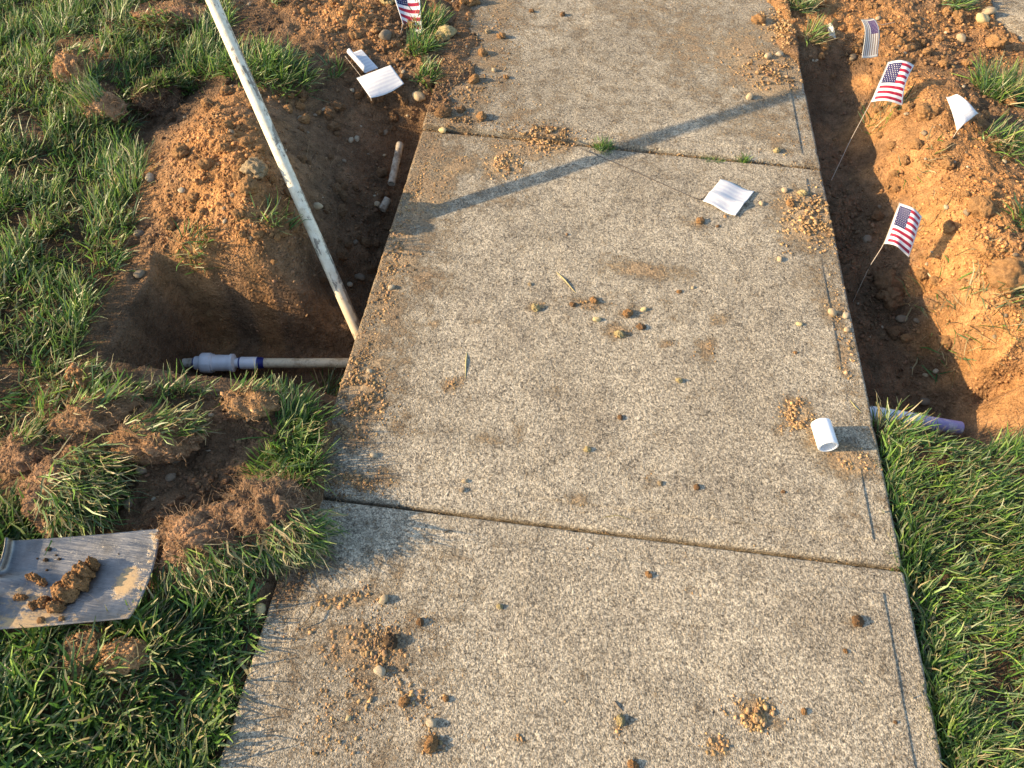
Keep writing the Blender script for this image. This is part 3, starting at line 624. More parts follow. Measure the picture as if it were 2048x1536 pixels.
ST = [('clod', 1713, 1243, .0125, BRN, 'round brown clod of earth alone on the concrete near the right edge'), ('clod', 1297, 1150, .007, ORA, 'small orange brown clod in the middle of the near slab'),
      ('pebble', 1193, 641, .0095, YEL, 'pale yellow chunk standing beside the orange clods mid walk'), ('pebble', 1287, 621, .008, YEL, 'flat pale yellow chunk just right of the curled orange clod'),
      ('clod', 1255, 630, .014, ORA, 'curled orange clod left of the flat yellow chunk mid walk'), ('clod', 1282, 656, .011, BRN, 'dark orange clod just below the curled orange clod'),
      ('clod', 1237, 670, .012, YEL, 'crumbly yellowish clod under the pale yellow chunk'), ('clod', 1187, 603, .011, ORA, 'brown clod at the right end of the small crumb row mid walk'),
      ('clod', 1145, 612, .009, BRN, 'brown clod at the left end of the small crumb row mid walk'), ('clod', 1358, 762, .008, YEL, 'small yellow clod low in the middle slab, right of centre'),
      ('clod', 1358, 585, .007, ORA, 'small clod casting a thin shadow, above the far right crumbs mid walk'), ('pebble', 1385, 577, .0055, TAN, 'tiny tan pebble above the right end of the clod group'),
      ('clod', 1060, 570, .006, TAN, 'small tan clod left of the pale straw blade'), ('clod', 1070, 617, .012, YEL, 'loose yellowish clod below the tip of the straw blade'),
      ('pebble', 1134, 470, .005, BRN, 'small dark pebble alone under the long pole shadow'), ('clod', 1240, 836, .007, BRN, 'dark brown clod in the lower middle of the middle slab'),
      ('clod', 1175, 900, .008, YEL, 'yellow flake low in the middle slab'), ('clod', 1320, 968, .007, TAN, 'tan clod above the lower joint, right of centre'),
      ('pebble', 930, 963, .006, TAN, 'upper of two tiny pebbles above the lower joint'), ('pebble', 925, 981, .006, GRY, 'lower of two tiny pebbles above the lower joint'),
      ('pebble', 768, 1200, .0095, TAN, 'round tan pebble at the edge of the big shadow on the near slab'), ('pebble', 760, 1343, .0105, WHT, 'pale oval pebble among crumbs at the lower left of the walk'),
      ('pebble', 862, 1447, .0095, WHT, 'cream egg shaped pebble near the bottom of the picture'), ('pebble', 697, 1437, .005, YEL, 'tiny yellow pebble left of the cream egg shaped pebble'),
      ('clod', 783, 1285, .014, DRK, 'dark brown crumbly clod above the pale oval pebble'), ('clod', 862, 1490, .013, ORA, 'orange brown clod below the cream egg shaped pebble'),
      ('clod', 808, 1405, .010, ORA, 'orange clod between the two pale oval pebbles'), ('clod', 892, 1398, .006, ORA, 'small orange clod right of the orange clod by the oval pebbles'),
      ('clod', 840, 1245, .008, BRN, 'brown clod right of the round tan pebble on the near slab'), ('clod', 1000, 1214, .006, YEL, 'tiny yellow grain on the near slab, left of centre'),
      ('clod', 1240, 1441, .009, YEL, 'yellow clod at the end of a small crack in the near slab'), ('clod', 1265, 1530, .009, ORA, 'orange clod at the bottom edge of the picture'),
      ('clod', 1690, 1303, .005, ORA, 'tiny orange clod below the round brown clod'), ('clod', 1607, 1424, .006, ORA, 'small orange clod right of the orange crumb heap'),
      ('clod', 1790, 1445, .004, BRN, 'tiny brown clod beyond the orange crumb heap, by the edge groove'),
      ('pebble', 748, 912, .008, WHT, 'pale pebble on an orange crumb near the left edge above the lower joint'), ('pebble', 740, 744, .007, WHT, 'small cream pebble beside the dirt band at the left edge'), ('pebble', 783, 577, .009, WHT, 'cream chip at the lower end of the brown dirt on the left edge'),
      ('pebble', 886, 264, .0135, YEL, 'upright yellow stone at the left end of the upper joint'), ('clod', 963, 236, .017, ORA, 'orange clod lit from the left above the upper joint'),
      ('clod', 887, 224, .026, BRN, 'large round brown clod on the earth at the left of the upper joint'), ('clod', 922, 222, .014, BRN, 'small brown clod right of the large round brown clod'),
      ('clod', 965, 109, .017, ORA, 'tan clod on the upper slab level with the folded white flag'), ('clod', 948, 163, .019, ORA, 'crumbly tan clod below and left of the tan clod on the upper slab'),
      ('clod', 1002, 75, .016, ORA, 'orange clod with a long shadow at the top of the walk'), ('clod', 976, 65, .012, TAN, 'pale clod left of the orange clod with a long shadow'),
      ('pebble', 988, 142, .009, TAN, 'tan pebble right of the crumbly tan clod'), ('clod', 1012, 156, .010, ORA, 'small orange clod near the upper left of the walk'),
      ('clod', 1063, 24, .010, BRN, 'brown clod at the top of the walk, left of centre'), ('clod', 1125, 31, .011, BRN, 'dark flat clod at the top middle of the walk'),
      ('clod', 1515, 45, .026, ORA, 'large orange clod on the walk at the top, near the right edge'), ('pebble', 1535, 116, .015, TAN, 'tan cobble on the heap at the top right of the walk'), ('pebble', 1558, 112, .013, WHT, 'whitish cobble right of the tan cobble on the heap'),
      ('pebble', 1498, 197, .014, TAN, 'half buried pebble in shade at the lower end of the top right heap'), ('clod', 1553, 303, .011, YEL, 'tan clod on the upper slab just above the joint at the right'),
      ('pebble', 1568, 383, .011, TAN, 'round tan pebble right of the white flag on the walk'), ('pebble', 1522, 409, .009, TAN, 'small tan pebble right below the corner of the white flag'),
      ('pebble', 1450, 435, .006, ORA, 'tiny orange pebble touching the lower edge of the white flag'), ('clod', 1580, 410, .015, ORA, 'orange lump at the upper left of the right hand crumb heap'), ('clod', 1603, 390, .014, YEL, 'yellowish lump at the top of the right hand crumb heap'),
      ('pebble', 1558, 520, .009, TAN, 'tan pebble with a long shadow below the right hand crumb heap'), ('pebble', 1597, 650, .008, YEL, 'yellow pebble left of the long groove on the right'),
      ('pebble', 1663, 628, .012, TAN, 'flat tan pebble on orange crumbs by the right edge'), ('pebble', 1690, 633, .010, WHT, 'whitish pebble on the right arris of the walk'),
      ('pebble', 1693, 662, .010, TAN, 'tan pebble just below the whitish one on the right arris'), ('clod', 1565, 985, .006, BRN, 'brown crumb above the lower joint, left of the long groove'), ('clod', 1590, 707, .006, ORA, 'small orange clod in the right half of the middle slab'),
      ('clod', 1393, 977, .008, BRN, 'dark brown speckled clod above the lower joint'), ('clod', 1400, 445, .013, ORA, 'orange flat clod below the white flag'), ('clod', 1435, 454, .006, BRN, 'dark grain right of the orange flat clod')]
lib = {}
def lib_mesh(kind_, col, var):
    k = (kind_, col, var)
    if k not in lib: lib[k] = lump_mesh('soil_clod' if kind_ == 'clod' else 'pebble', 3 if kind_ == 'clod' else 2, kind_, 10 + var * 7 + len(lib), col)
    return lib[k]
for i_, (kd, px, py, s, col, lab) in enumerate(ST):
    s *= .85
    if kd == 'clod': place_lump('soil_clod', lib_mesh('clod', col, i_ % 3), M_crumb, px, py, s, label=lab, cat='clod', group='clods of earth on the walk')
    else: place_lump('pebble', lib_mesh('pebble', col, i_ % 3), M_pebble, px, py, s, label=lab, cat='pebble', group='pebbles on the walk', sink=.2)
# stones and clods in the dug earth: named ones
SG = [('pebble', 838, 197, .019, TAN, 'large oval tan stone in the dug earth below the folded white flag'), ('pebble', 772, 75, .020, GRY, 'long grey stone above the folded white flag'), ('clod', 515, 355, .030, TAN, 'large pale lump on the right of the big left heap'),
      ('clod', 500, 385, .026, ORA, 'rounded orange lump under the pale one on the left heap'), ('clod', 775, 5, .030, YEL, 'yellow lump left of the top flag'), ('clod', 890, 75, .030, YEL, 'big tan lump right of the top flag by the walk'), ('clod', 940, 8, .030, ORA, 'big orange lump at the top edge left of the walk'),
      ('clod', 750, 195, .026, BRN, 'brown angular lump below the folded white flag'), ('pebble', 302, 360, .012, WHT, 'white pebble at the left foot of the big left heap'), ('pebble', 281, 470, .012, GRY, 'grey pebble at the lower left of the big left heap'), ('pebble', 281, 550, .012, GRY, 'grey pebble at the left rim of the pit'),
      ('pebble', 720, 555, .013, GRY, 'round grey pebble in the trench right of the pole'), ('pebble', 699, 568, .009, WHT, 'small whitish pebble in the trench close to the pole'), ('pebble', 635, 415, .013, TAN, 'flat pebble just right of the pole'), ('pebble', 757, 385, .010, WHT, 'white pebble left of the broken pipe stub'),
      ('pebble', 755, 410, .010, TAN, 'tan pebble directly beside the broken pipe stub'), ('pebble', 354, 917, .012, GRY, 'grey pebble in the hollow between the turf lumps'), ('pebble', 575, 877, .009, TAN, 'tan pebble sitting in the grass tuft by the walk'), ('pebble', 627, 1108, .012, TAN, 'tan stone at the walk edge below the lower joint'),
      ('pebble', 522, 1221, .010, YEL, 'small yellow pebble in the corner of earth and walk'), ('pebble', 510, 800, .015, TAN, 'tan stone on the clod below the blue primed pipe'), ('pebble', 36, 880, .016, GRY, 'grey brown stone half buried at the far left'),
      ('pebble', 1802, 640, .013, GRY, 'grey pebble on the floor of the right trench'), ('pebble', 1850, 803, .012, GRY, 'grey pebble deep in the right pit'), ('pebble', 1735, 478, .014, GRY, 'greyish stone in shade beside the lowest flag wire'), ('clod', 1780, 600, .034, BRN, 'large brown lump on the trench floor below the lowest flag'),
      ('clod', 1775, 570, .034, BRN, 'upper of two large brown lumps below the lowest flag'), ('pebble', 1962, 42, .020, YEL, 'yellow stone at the corner of the far paving'), ('pebble', 1975, 28, .022, TAN, 'pale block touching the corner of the far paving'), ('pebble', 1920, 80, .016, TAN, 'tan stone in the dug earth above the white crumpled flag'),
      ('pebble', 1705, 117, .013, GRY, 'grey stone left below the small flag seen from behind'), ('clod', 1850, 230, .030, ORA, 'orange lump just left of the crumpled white flag'), ('clod', 1990, 90, .03, ORA, 'orange lump by the edge of the far paving'), ('clod', 1960, 420, .03, ORA, 'large orange lump on the right hand bank, level with the lowest flag'),
      ('clod', 2015, 560, .05, ORA, 'big rounded orange lump at the right edge of the picture'), ('clod', 370, 320, .022, ORA, 'orange lump on the left flank of the big left heap'), ('clod', 300, 200, .03, DRK, 'dark root filled lump in the gully left of the big heap')]
for i_, (kd, px, py, s, col, lab) in enumerate(SG):
    if kd == 'clod': place_lump('soil_clod', lib_mesh('clod', col, i_ % 3), M_crumb, px, py, s, 'ground', lab, 'clod', 'clods in the dug earth', sink=.45)
    else: place_lump('pebble', lib_mesh('pebble', col, i_ % 3), M_pebble, px, py, s, 'ground', lab, 'pebble', 'stones in the dug earth', sink=.35)
# more of the same, alike
areas = [((330, 160, 620, 560), 80), ((600, 0, 900, 240), 75), ((640, 240, 790, 560), 60), ((1640, 0, 2048, 160), 60), ((1740, 200, 2048, 700), 80), ((1640, 200, 1860, 760), 50), ((230, 800, 620, 1150), 50), ((0, 800, 240, 1020), 14)]
kp = kc = 0
WHERE = ['on the big heap left of the pole', 'in the dug earth around the folded white flag', 'in the trench between pole and walk', 'in the churned earth at the top right', 'on the orange bank right of the flags', 'down in the trench right of the walk', 'in the hollow between pit and spade', 'in the broken turf at the far left']
for ai_, ((x0, y0, x1, y1), n) in enumerate(areas):
    for _ in range(n):
        px, py = random.uniform(x0, x1), random.uniform(y0, y1); q = surf(px, py); P1 = np.array([q[:2]])
        if (XL - .01 < q[0] < XR + .01) or lawn_mask(P1)[0]: continue
        _, c1, r1 = ground_eval(P1)
        if r1[0] < .45 and random.random() < .8: continue
        if random.random() < .2:
            s = random.choice((.004, .005, .005, .006, .007, .009)); kp += 1
            pc, pw = random.choice(((TAN, 'tan'), (GRY, 'grey brown'), (WHT, 'pale'), (GRY, 'grey brown')))
            place_lump('pebble', lib_mesh('pebble', pc, random.randrange(3)), M_pebble, px, py, s, 'ground', 'small %s pebble %s' % (pw, WHERE[ai_]), 'pebble', 'small %s pebbles %s' % (pw, WHERE[ai_]), sink=.45)
        else:
            if kc >= 190 or random.random() < .3: continue
            s = random.uniform(.007, .019); kc += 1; cc, cw = (ORA, 'orange') if c1[0] > .47 else ((BRN, 'brown') if c1[0] > .24 else (DRK, 'dark'))
            place_lump('soil_clod', lib_mesh('clod', cc, random.randrange(3)), M_crumb, px, py, s, 'ground', 'small crumbly %s clod %s' % (cw, WHERE[ai_]), 'clod', 'small %s clods %s' % (cw, WHERE[ai_]), sink=.4)

# ------------------------------------------------------------------ grass
GREENS = np.array([[.050, .110, .024], [.080, .155, .030], [.125, .215, .040], [.034, .078, .026], [.065, .12, .055], [.19, .27, .055], [.15, .19, .09]])
STRAW = np.array([[.42, .34, .17], [.50, .42, .23], [.30, .24, .11]])
def blades(P, L, Wd, az, lean, curl, C, twist=None, nrm=None):
    n = len(P); T = np.array([0, .34, .7, 1.0]); wf = np.array([.7, 1.0, .8, .22])
    th = lean[:, None] + curl[:, None] * T[None]          # angle from the vertical along the blade
    dl = np.diff(T, prepend=0)[None] * L[:, None]
    thm = np.concatenate([th[:, :1], (th[:, 1:] + th[:, :-1]) / 2], 1)
    hx = np.cumsum(np.sin(thm) * dl, 1); hz = np.cumsum(np.cos(thm) * dl, 1)
    bend = np.cumsum(rng.normal(size=(n, 4)) * .12, 1)
    aa = az[:, None] + bend
    cx = P[:, None, 0] + hx * np.cos(aa); cy = P[:, None, 1] + hx * np.sin(aa); cz = P[:, None, 2] + hz
    tw = (rng.uniform(-1.0, 1.0, n) if twist is None else twist)[:, None] + rng.normal(size=(n, 1)) * .3 * T
    sx = -np.sin(aa) * np.cos(tw); sy = np.cos(aa) * np.cos(tw); szz = np.sin(tw) * np.sin(thm)
    sx = sx + np.cos(aa) * np.sin(tw) * np.cos(thm) * -1; sy = sy + np.sin(aa) * np.sin(tw) * np.cos(thm) * -1
    hw = Wd[:, None] * wf[None] * .5
    A = np.stack([cx + sx * hw, cy + sy * hw, cz + szz * hw], -1); B = np.stack([cx - sx * hw, cy - sy * hw, cz - szz * hw], -1)
    V = np.stack([A, B], 2).reshape(-1, 3)
    b = np.arange(n)[:, None] * 8 + np.array([0, 2, 4])[None]
    F = np.stack([b, b + 1, b + 3, b + 2], -1).reshape(-1, 4)
    grad = np.array([.75, .9, 1.0, 1.25])
    CB = C[:, None, None, :] * np.ones((1, 4, 2, 1))
    tip = np.array([.45, .38, .2]); k = (rng.uniform(size=n) < .3)[:, None, None, None] * np.array([0, 0, .05, .8])[None, :, None, None]
    CB = CB * (1 - k) + tip * k
    return V, F, CB.reshape(-1, 3)
def gcolors(n, straw=.08):
    C = GREENS[rng.integers(0, len(GREENS), n)] * rng.uniform(.8, 1.5, (n, 1)) * np.array([1.0, 1.06, .95])
    s = rng.uniform(size=n) < straw; C[s] = STRAW[rng.integers(0, 3, s.sum())] * rng.uniform(.6, 1.1, (s.sum(), 1)); return C
def lawn(n_try, box, dens_scale=1.0, azf=None, L0=.055, W0=.0034, seed=0, mask=None, lean0=.9):
    P = np.column_stack([rng.uniform(box[0], box[1], n_try), rng.uniform(box[2], box[3], n_try)])
    ok = mask(P) if mask else lawn_mask(P)
    cl = fbm(P[:, 0] * 12, P[:, 1] * 12, 200 + seed, 3)
    ok &= rng.uniform(size=n_try) < np.clip(.62 + 1.5 * cl, .05, 1)
    P = P[ok]; n = len(P)
    # tillers: pull blades to shoots
    cs = .014; F1, idn = worley(P[:, 0] / cs, P[:, 1] / cs, 5)
    z = gz(P) - .004
    zone = fbm(P[:, 0] * 4.5, P[:, 1] * 4.5, 300 + seed, 2)
    az = azf(P) + zone * 2.4 + rng.normal(size=n) * .75 + (idn - .5) * 1.8
    L = L0 * rng.uniform(.35, 1.3, n) * (1 + .6 * zone); Wd = W0 * rng.uniform(.55, 1.25, n)
    lean = np.clip(lean0 + rng.normal(size=n) * .38 - .3 * zone, .05, 1.5); curl = rng.uniform(-.1, .7, n)
    C = gcolors(n, .08); C *= (1 + .35 * fbm(P[:, 0] * 5, P[:, 1] * 5, 400, 2))[:, None]
    thin = rng.uniform(size=n) < .12; Wd[thin] *= .35; C[thin] = STRAW[0] * rng.uniform(.4, .9, (thin.sum(), 1))
    return blades(np.column_stack([P, z]), L, Wd, az, lean, curl, C)
def joinm(parts):
    V = []; F = []; C = []; o = 0
    for v, f, c in parts: V.append(v); F.append(f + o); C.append(c); o += len(v)
    return np.concatenate(V), np.concatenate(F), np.concatenate(C)
near_left = lambda P: lawn_mask(P) & (P[:, 0] < 0) & (P[:, 1] < .62)
far_left = lambda P: lawn_mask(P) & (P[:, 0] < 0) & (P[:, 1] >= .62)
right = lambda P: lawn_mask(P) & (P[:, 0] > 0)
g1 = lawn(44000, (-1.35, -.46, -.12, .62), azf=lambda P: np.full(len(P), .35), L0=.066, W0=.0050, seed=1, mask=near_left, lean0=1.0)
g2 = lawn(150000, (-2.2, -.46, .62, 3.45), azf=lambda P: np.full(len(P), .3), L0=.066, W0=.0033, seed=2, mask=far_left, lean0=.75)
g5 = lawn(34000, (-4.2, 3.8, -1.6, 5.5), azf=lambda P: np.full(len(P), .3), L0=.085, W0=.006, seed=8, mask=lambda P: lawn_mask(P) & ((P[:, 0] < -2.2) | (P[:, 0] > 1.6) | (P[:, 1] < -.1) | (P[:, 1] > 3.45)), lean0=.8)
g4 = lawn(5200, (.747, .80, -.05, .90), azf=lambda P: np.full(len(P), 1.2), L0=.05, W0=.0036, seed=6, mask=lambda P: P[:, 0] > .748, lean0=.8)
g3 = lawn(68000, (.74, 1.6, -.05, 1.12), azf=lambda P: np.full(len(P), .1), L0=.048, W0=.0028, seed=3, mask=right, lean0=.85)
V, F, C = joinm([g1, g2, g3, g4, g5])
tag(link('lawn_grass', mesh_np('lawn_grass', V, F, {'col': C}), M_grass), 'mown green grass with straw tips growing on both sides of the walk', 'grass', kind='stuff')
# dry threads and fine roots lying about in the dug earth
def strands(P, L, r, az, el, C, wig=.5, m=6, nz=None):
    n = len(P); a = az[:, None] + np.cumsum(rng.normal(size=(n, m)) * wig, 1); ee = el[:, None] + np.cumsum(rng.normal(size=(n, m)) * wig * .6, 1)
    st = L[:, None] / (m - 1)
    d = np.stack([np.cos(a) * np.cos(ee), np.sin(a) * np.cos(ee), np.sin(ee)], -1) * st[..., None]; d[:, 0] = 0
    path = P[:, None, :] + np.cumsum(d, 1)
    R = r[:, None] * np.linspace(1, .5, m)[None]
    return tubes(path, R, C, 3)
n = 5200; P = np.column_stack([rng.uniform(-1.8, 1.7, n), rng.uniform(.4, 3.1, n)])
_, c1, r1 = ground_eval(P); ok = ~lawn_mask(P) & ((P[:, 0] < XL + left_overlap(P[:, 1])) | (P[:, 0] > XR + .005)) & (fbm(P[:, 0] * 5, P[:, 1] * 5, 555, 2) > -.12)
P = P[ok]; n = len(P)
V, F, C = strands(np.column_stack([P, gz(P) + .001]), rng.uniform(.012, .055, n), rng.uniform(.00025, .0006, n), rng.uniform(0, 6.28, n), rng.uniform(-.15, .5, n), np.array([.38, .26, .15]) * rng.uniform(.35, 1.3, (n, 1)))
tag(link('root_threads', mesh_np('root_threads', V, F, {'col': C}), M_root), 'fine pale roots and dry stalks in the dug earth', 'roots', kind='stuff')

# tufts one can point at
def tuft(px, py, n, L, rad, az, spread, straw, label, lean=.75, on='ground', W0=.0035, rad2=None, rise=0.0):
    q = surf(px, py) if on == 'ground' else np.append(axy(px, py), -.002)
    th = rng.uniform(0, 6.28, n); rr = rad * np.sqrt(rng.uniform(0, 1, n)); ry = (rad2 or rad) / rad
    P = np.column_stack([q[0] + rr * np.cos(th), q[1] + rr * np.sin(th) * ry]); z = (gz(P) if on == 'ground' else np.full(n, -.002)) - .003
    if on == 'ground':
        bad = (P[:, 0] > XL - .002) & (P[:, 0] < XR + .002); z[bad] = topz(P[bad]) - .002 if bad.any() else z[bad]
    a = az + rng.normal(size=n) * spread; a = np.where(rng.uniform(size=n) < .5, a, np.arctan2(np.sin(th) * ry, np.cos(th)) * .6 + a * .4)
    le = np.clip(lean + rng.normal(size=n) * .35, .05, 1.5)
    V, F, C = blades(np.column_stack([P - q[:2], z - q[2] + rise]), L * rng.uniform(.5, 1.2, n), W0 * rng.uniform(.5, 1.2, n), a, le, rng.uniform(0, .7, n), gcolors(n, straw))
    o = link('grass_tuft', mesh_np('grass_tuft', V, F, {'col': C}), M_grass, loc=tuple(q))
    return tag(o, label, 'grass tuft', 'tufts of grass left in the dug earth')
tuft(562, 150, 420, .085, .085, -.2, 1.0, .06, 'dark green tuft spilling over the dug earth just right of the pole near the top', .8)
tuft(505, 130, 500, .07, .10, -.3, 1.0, .06, 'broad green tuft behind the upper part of the pole', .8)
tuft(400, 140, 420, .07, .10, -.6, 1.0, .06, 'green tuft on the turf edge left of the pole', .8)
tuft(855, 55, 260, .075, .045, .4, 1.1, .08, 'green tuft right of the top flag beside the walk', .6)
tuft(838, 95, 260, .07, .05, -.2, 1.0, .08, 'green tuft under the lower corner of the top flag', .7)
tuft(853, 158, 200, .06, .035, -.6, 1.0, .05, 'dark tuft right of the folded white flag', .7)
tuft(668, 150, 70, .05, .03, 1.2, 1.0, .05, 'sparse dark tuft left of the folded white flag', .7)
tuft(545, 435, 60, .065, .04, 0, 1.2, .15, 'thin green tuft on the right flank of the big left heap', .7)
tuft(385, 485, 90, .06, .04, -.4, 1.2, .3, 'pale thin tuft low on the big left heap', .8)
tuft(575, 805, 90, .05, .035, .9, 1.0, .1, 'short tuft on the rim below the cream pipe', .7)
tuft(585, 870, 420, .075, .045, .0, .9, .05, 'dense green tuft hanging against the walk edge above the lower joint', .75, rad2=.07)
tuft(600, 940, 380, .07, .035, -.3, .8, .05, 'dense tuft reaching over the walk edge just above the lower joint', .8, rad2=.05)
tuft(655, 772, 60, .075, .025, .9, .7, .1, 'few long blades beside the walk below the cream pipe', .8)
tuft(540, 940, 120, .05, .035, 3.3, .9, .05, 'small blue green tuft left of the dense one by the walk', .9)
tuft(1605, 15, 260, .08, .05, 2.6, 1.0, .3, 'straw and green tuft at the top right edge of the walk', .7)
tuft(1625, 75, 110, .075, .03, -.2, .9, .6, 'strawy tuft at the head of the right trench', .8)
tuft(1765, 235, 120, .07, .045, .3, 1.2, .5, 'strawy tuft under the middle flag', .8)
tuft(1845, 310, 60, .05, .05, -1.0, 1.0, .6, 'dry tuft on the bank below the middle flag', .9)
tuft(1845, 450, 80, .055, .04, 2.0, 1.2, .85, 'dry straw tuft right of the lowest flag', .9)
tuft(1905, 560, 150, .08, .07, -.4, 1.0, .7, 'flattened straw tuft on the right bank below the lowest flag', 1.1)
tuft(1985, 615, 260, .08, .09, -.5, 1.0, .4, 'wide half dry tuft low on the right bank', 1.0)
tuft(2000, 190, 600, .09, .09, 2.0, 1.3, .2, 'tall green tuft right of the crumpled white flag', .6)
tuft(2010, 290, 260, .07, .07, -1.2, 1.2, .35, 'strawy tuft below the tall one at the right edge', .9)
tuft(2050, 450, 110, .07, .03, 2.8, 1.0, .1, 'small dark tuft at the right edge of the picture', .8)
tuft(1905, 0, 300, .08, .07, 1.2, 1.3, .3, 'green tuft at the top near the far paving', .8)
tuft(1205, 297, 260, .034, .020, 1.5, 1.6, .05, 'small bright green weed growing in the upper joint', .7, 'slab', .0024)
tuft(1488, 324, 60, .034, .008, 2.6, 1.2, .05, 'tiny weed sprouting near the right end of the upper joint', .6, 'slab', .0022)
tuft(1425, 321, 240, .018, .034, 1.5, 1.6, .15, 'mossy green fringe in the right half of the upper joint', .9, 'slab', .0018, rad2=.005)
tuft(1785, 858, 90, .075, .035, 1.2, .9, .25, 'upright bright tuft at the walk edge in front of the white pipe', .45)
tuft(60, 700, 60, .06, .04, 0, 1.2, .1, 'loose tuft on the small clod at the far left', .8)

# ------------------------------------------------------------------ lumps of turf dug out and thrown aside
def sod(px, py, r, rot, seed, label, col=(.22, .13, .07), grass_dir=(1, 0, .3), ng=0, gl=.08, gaz=0.0, glean=1.0, nroots=200, lift=.3, gcone=.1):
    q = surf(px, py); root = empty('turf_lump', tuple(q)); tag(root, label, 'turf', 'turf lumps dug out beside the walk')
    V, F = ICO[5 if max(r) > .06 else 4]
    F1, idn = worley((V[:, 0] + V[:, 2] * .5) * 4 + seed, (V[:, 1] - V[:, 2] * .6) * 4, seed)
    F2, _ = worley((V[:, 0] - V[:, 2] * .5) * 9 + seed, (V[:, 1] + V[:, 2] * .6) * 9, seed + 2)
    d = 1 + .28 * n3(V, 1.2, seed) + .16 * n3(V, 2.7, seed + 3) + .12 * (.5 - F1) * (1 + idn) + .06 * (.5 - F2) + .05 * n3(V, 14, seed + 6) + .012 * rng.normal(size=len(V))
    S = V * d[:, None] * np.array(r); ca, sa = math.cos(rot), math.sin(rot)
    S = np.column_stack([S[:, 0] * ca - S[:, 1] * sa, S[:, 0] * sa + S[:, 1] * ca, S[:, 2] + r[2] * lift])
    N = V * np.array([1 / r[0], 1 / r[1], 1 / r[2]]); N /= np.linalg.norm(N, axis=1)[:, None]; N = np.column_stack([N[:, 0] * ca - N[:, 1] * sa, N[:, 0] * sa + N[:, 1] * ca, N[:, 2]])
    c = np.array(col) * (1 + .35 * n3(V, 2, seed + 9) + .2 * (idn - .5))[:, None]
    link('soil', mesh_np('soil', S, F, {'col': np.clip(c, .01, 1)}, smooth=True), M_soil, root)
    # crumbs stuck on it
    k = rng.integers(0, len(S), 420); k = k[N[k, 2] > -.2]
    sz = sizes(len(k), .0042); Vc, Fc, Cc = rocks(S[k] + N[k] * .001, sz, c[k] * rng.uniform(.7, 1.5, (len(k), 1)))
    tag(link('soil_crumbs', mesh_np('crumbs', Vc, Fc, {'col': Cc}), M_crumb, root), kind='stuff')
    k = rng.integers(0, len(S), nroots); k = k[N[k, 2] > -.1]; n = len(k)
    az = np.arctan2(N[k, 1], N[k, 0]) + rng.normal(size=n) * .6; el = np.arcsin(np.clip(N[k, 2], -1, 1)) * .4 + rng.normal(size=n) * .3
    Vr, Fr, Cr = strands(S[k], rng.uniform(.01, .045, n), rng.uniform(.0003, .0007, n), az, el, np.array([.42, .28, .16]) * rng.uniform(.4, 1.4, (n, 1)))
    tag(link('roots', mesh_np('roots', Vr, Fr, {'col': Cr}), M_root, root), kind='stuff')
    if ng:
        g = np.array(grass_dir, float); g /= np.linalg.norm(g); cand = np.where((N @ g > gcone) & (N[:, 2] > -.3))[0]
        k = rng.choice(cand, ng); az = gaz + rng.normal(size=ng) * .4; le = np.clip(glean + rng.normal(size=ng) * .25, .1, 1.9)
        Vg, Fg, Cg = blades(S[k] - N[k] * .003, gl * rng.uniform(.5, 1.2, ng), .0034 * rng.uniform(.5, 1.2, ng), az, le, rng.uniform(-.1, .5, ng), gcolors(ng, .3))
        tag(link('grass', mesh_np('grass', Vg, Fg, {'col': Cg}), M_grass, root), kind='stuff')
    return root
RBN = (.25, .145, .08); DBR = (.13, .08, .048)
sod(140, 975, (.070, .09, .036), .3, 3, 'turf lump with long combed grass above the shovel blade', RBN, (1, .2, .9), 620, .095, -.45, 1.3, 400, .3, .3)
sod(430, 1095, (.11, .066, .060), .35, 5, 'rooty brown turf lump right of the shovel blade casting the big shadow', RBN, (.6, -.9, -.1), 420, .07, -.6, 1.5, 800, .45, .25)
sod(555, 1045, (.085, .065, .058), -.2, 7, 'darker root matted turf lump at the walk edge below the joint', (.19, .115, .066), (.9, -.6, 0), 380, .07, -.5, 1.5, 800, .45, .25)
sod(320, 880, (.085, .055, .035), .2, 9, 'turf lump with orange earth and grass between pit and shovel', (.27, .155, .08), (0, .9, .5), 200, .06, .2, 1.1, 300, .3, .3)
sod(200, 840, (.08, .045, .035), .4, 11, 'orange root threaded lump below the pit left of centre', (.28, .16, .082), (-.3, .8, .6), 120, .06, .4, .9, 260, .3, .5)
sod(505, 812, (.055, .035, .03), 0, 13, 'small orange clod of turf just under the pipe rim', (.30, .175, .085), (0, 1, .2), 60, .05, .5, .8, 120, .3, .4)
sod(170, 760, (.03, .025, .03), 0, 15, 'small orange lump in the grass left of the pit rim', (.38, .21, .1), (1, 0, .2), 40, .05, .5, .8, 60, .4, .4)
sod(340, 52, (.10, .055, .04), .1, 17, 'reddish turf lump in the lawn near the top left', (.36, .19, .105), (0, -1, .2), 260, .07, -1.2, .9, 420, .25, .35)
sod(150, 140, (.05, .075, .035), .3, 19, 'orange crumbly lump in the lawn at the upper left', (.38, .21, .1), (0, 1, .5), 80, .06, 0, .8, 200, .3, .5)
sod(215, 225, (.05, .045, .04), .3, 21, 'split turf lump with a hollow in the left lawn', (.34, .2, .105), (-1, 0, .6), 200, .07, 2.8, .8, 200, .3, .3)
sod(325, 205, (.055, .085, .045), -.6, 23, 'dark turf lump hanging over the gully beside the big left heap', DBR, (-.2, .9, .5), 500, .075, -.6, .8, 420, .3, .3)
sod(60, 905, (.05, .05, .025), .2, 25, 'flat brown turf lump at the far left above the shovel', RBN, (0, 1, .6), 160, .06, .4, .9, 160, .3, .5)
sod(250, 1315, (.042, .03, .018), .2, 27, 'orange clod lying in the grass under the shovel blade', (.45, .25, .115), (1, 0, .2), 20, .05, .2, .8, 30, .3, .6)
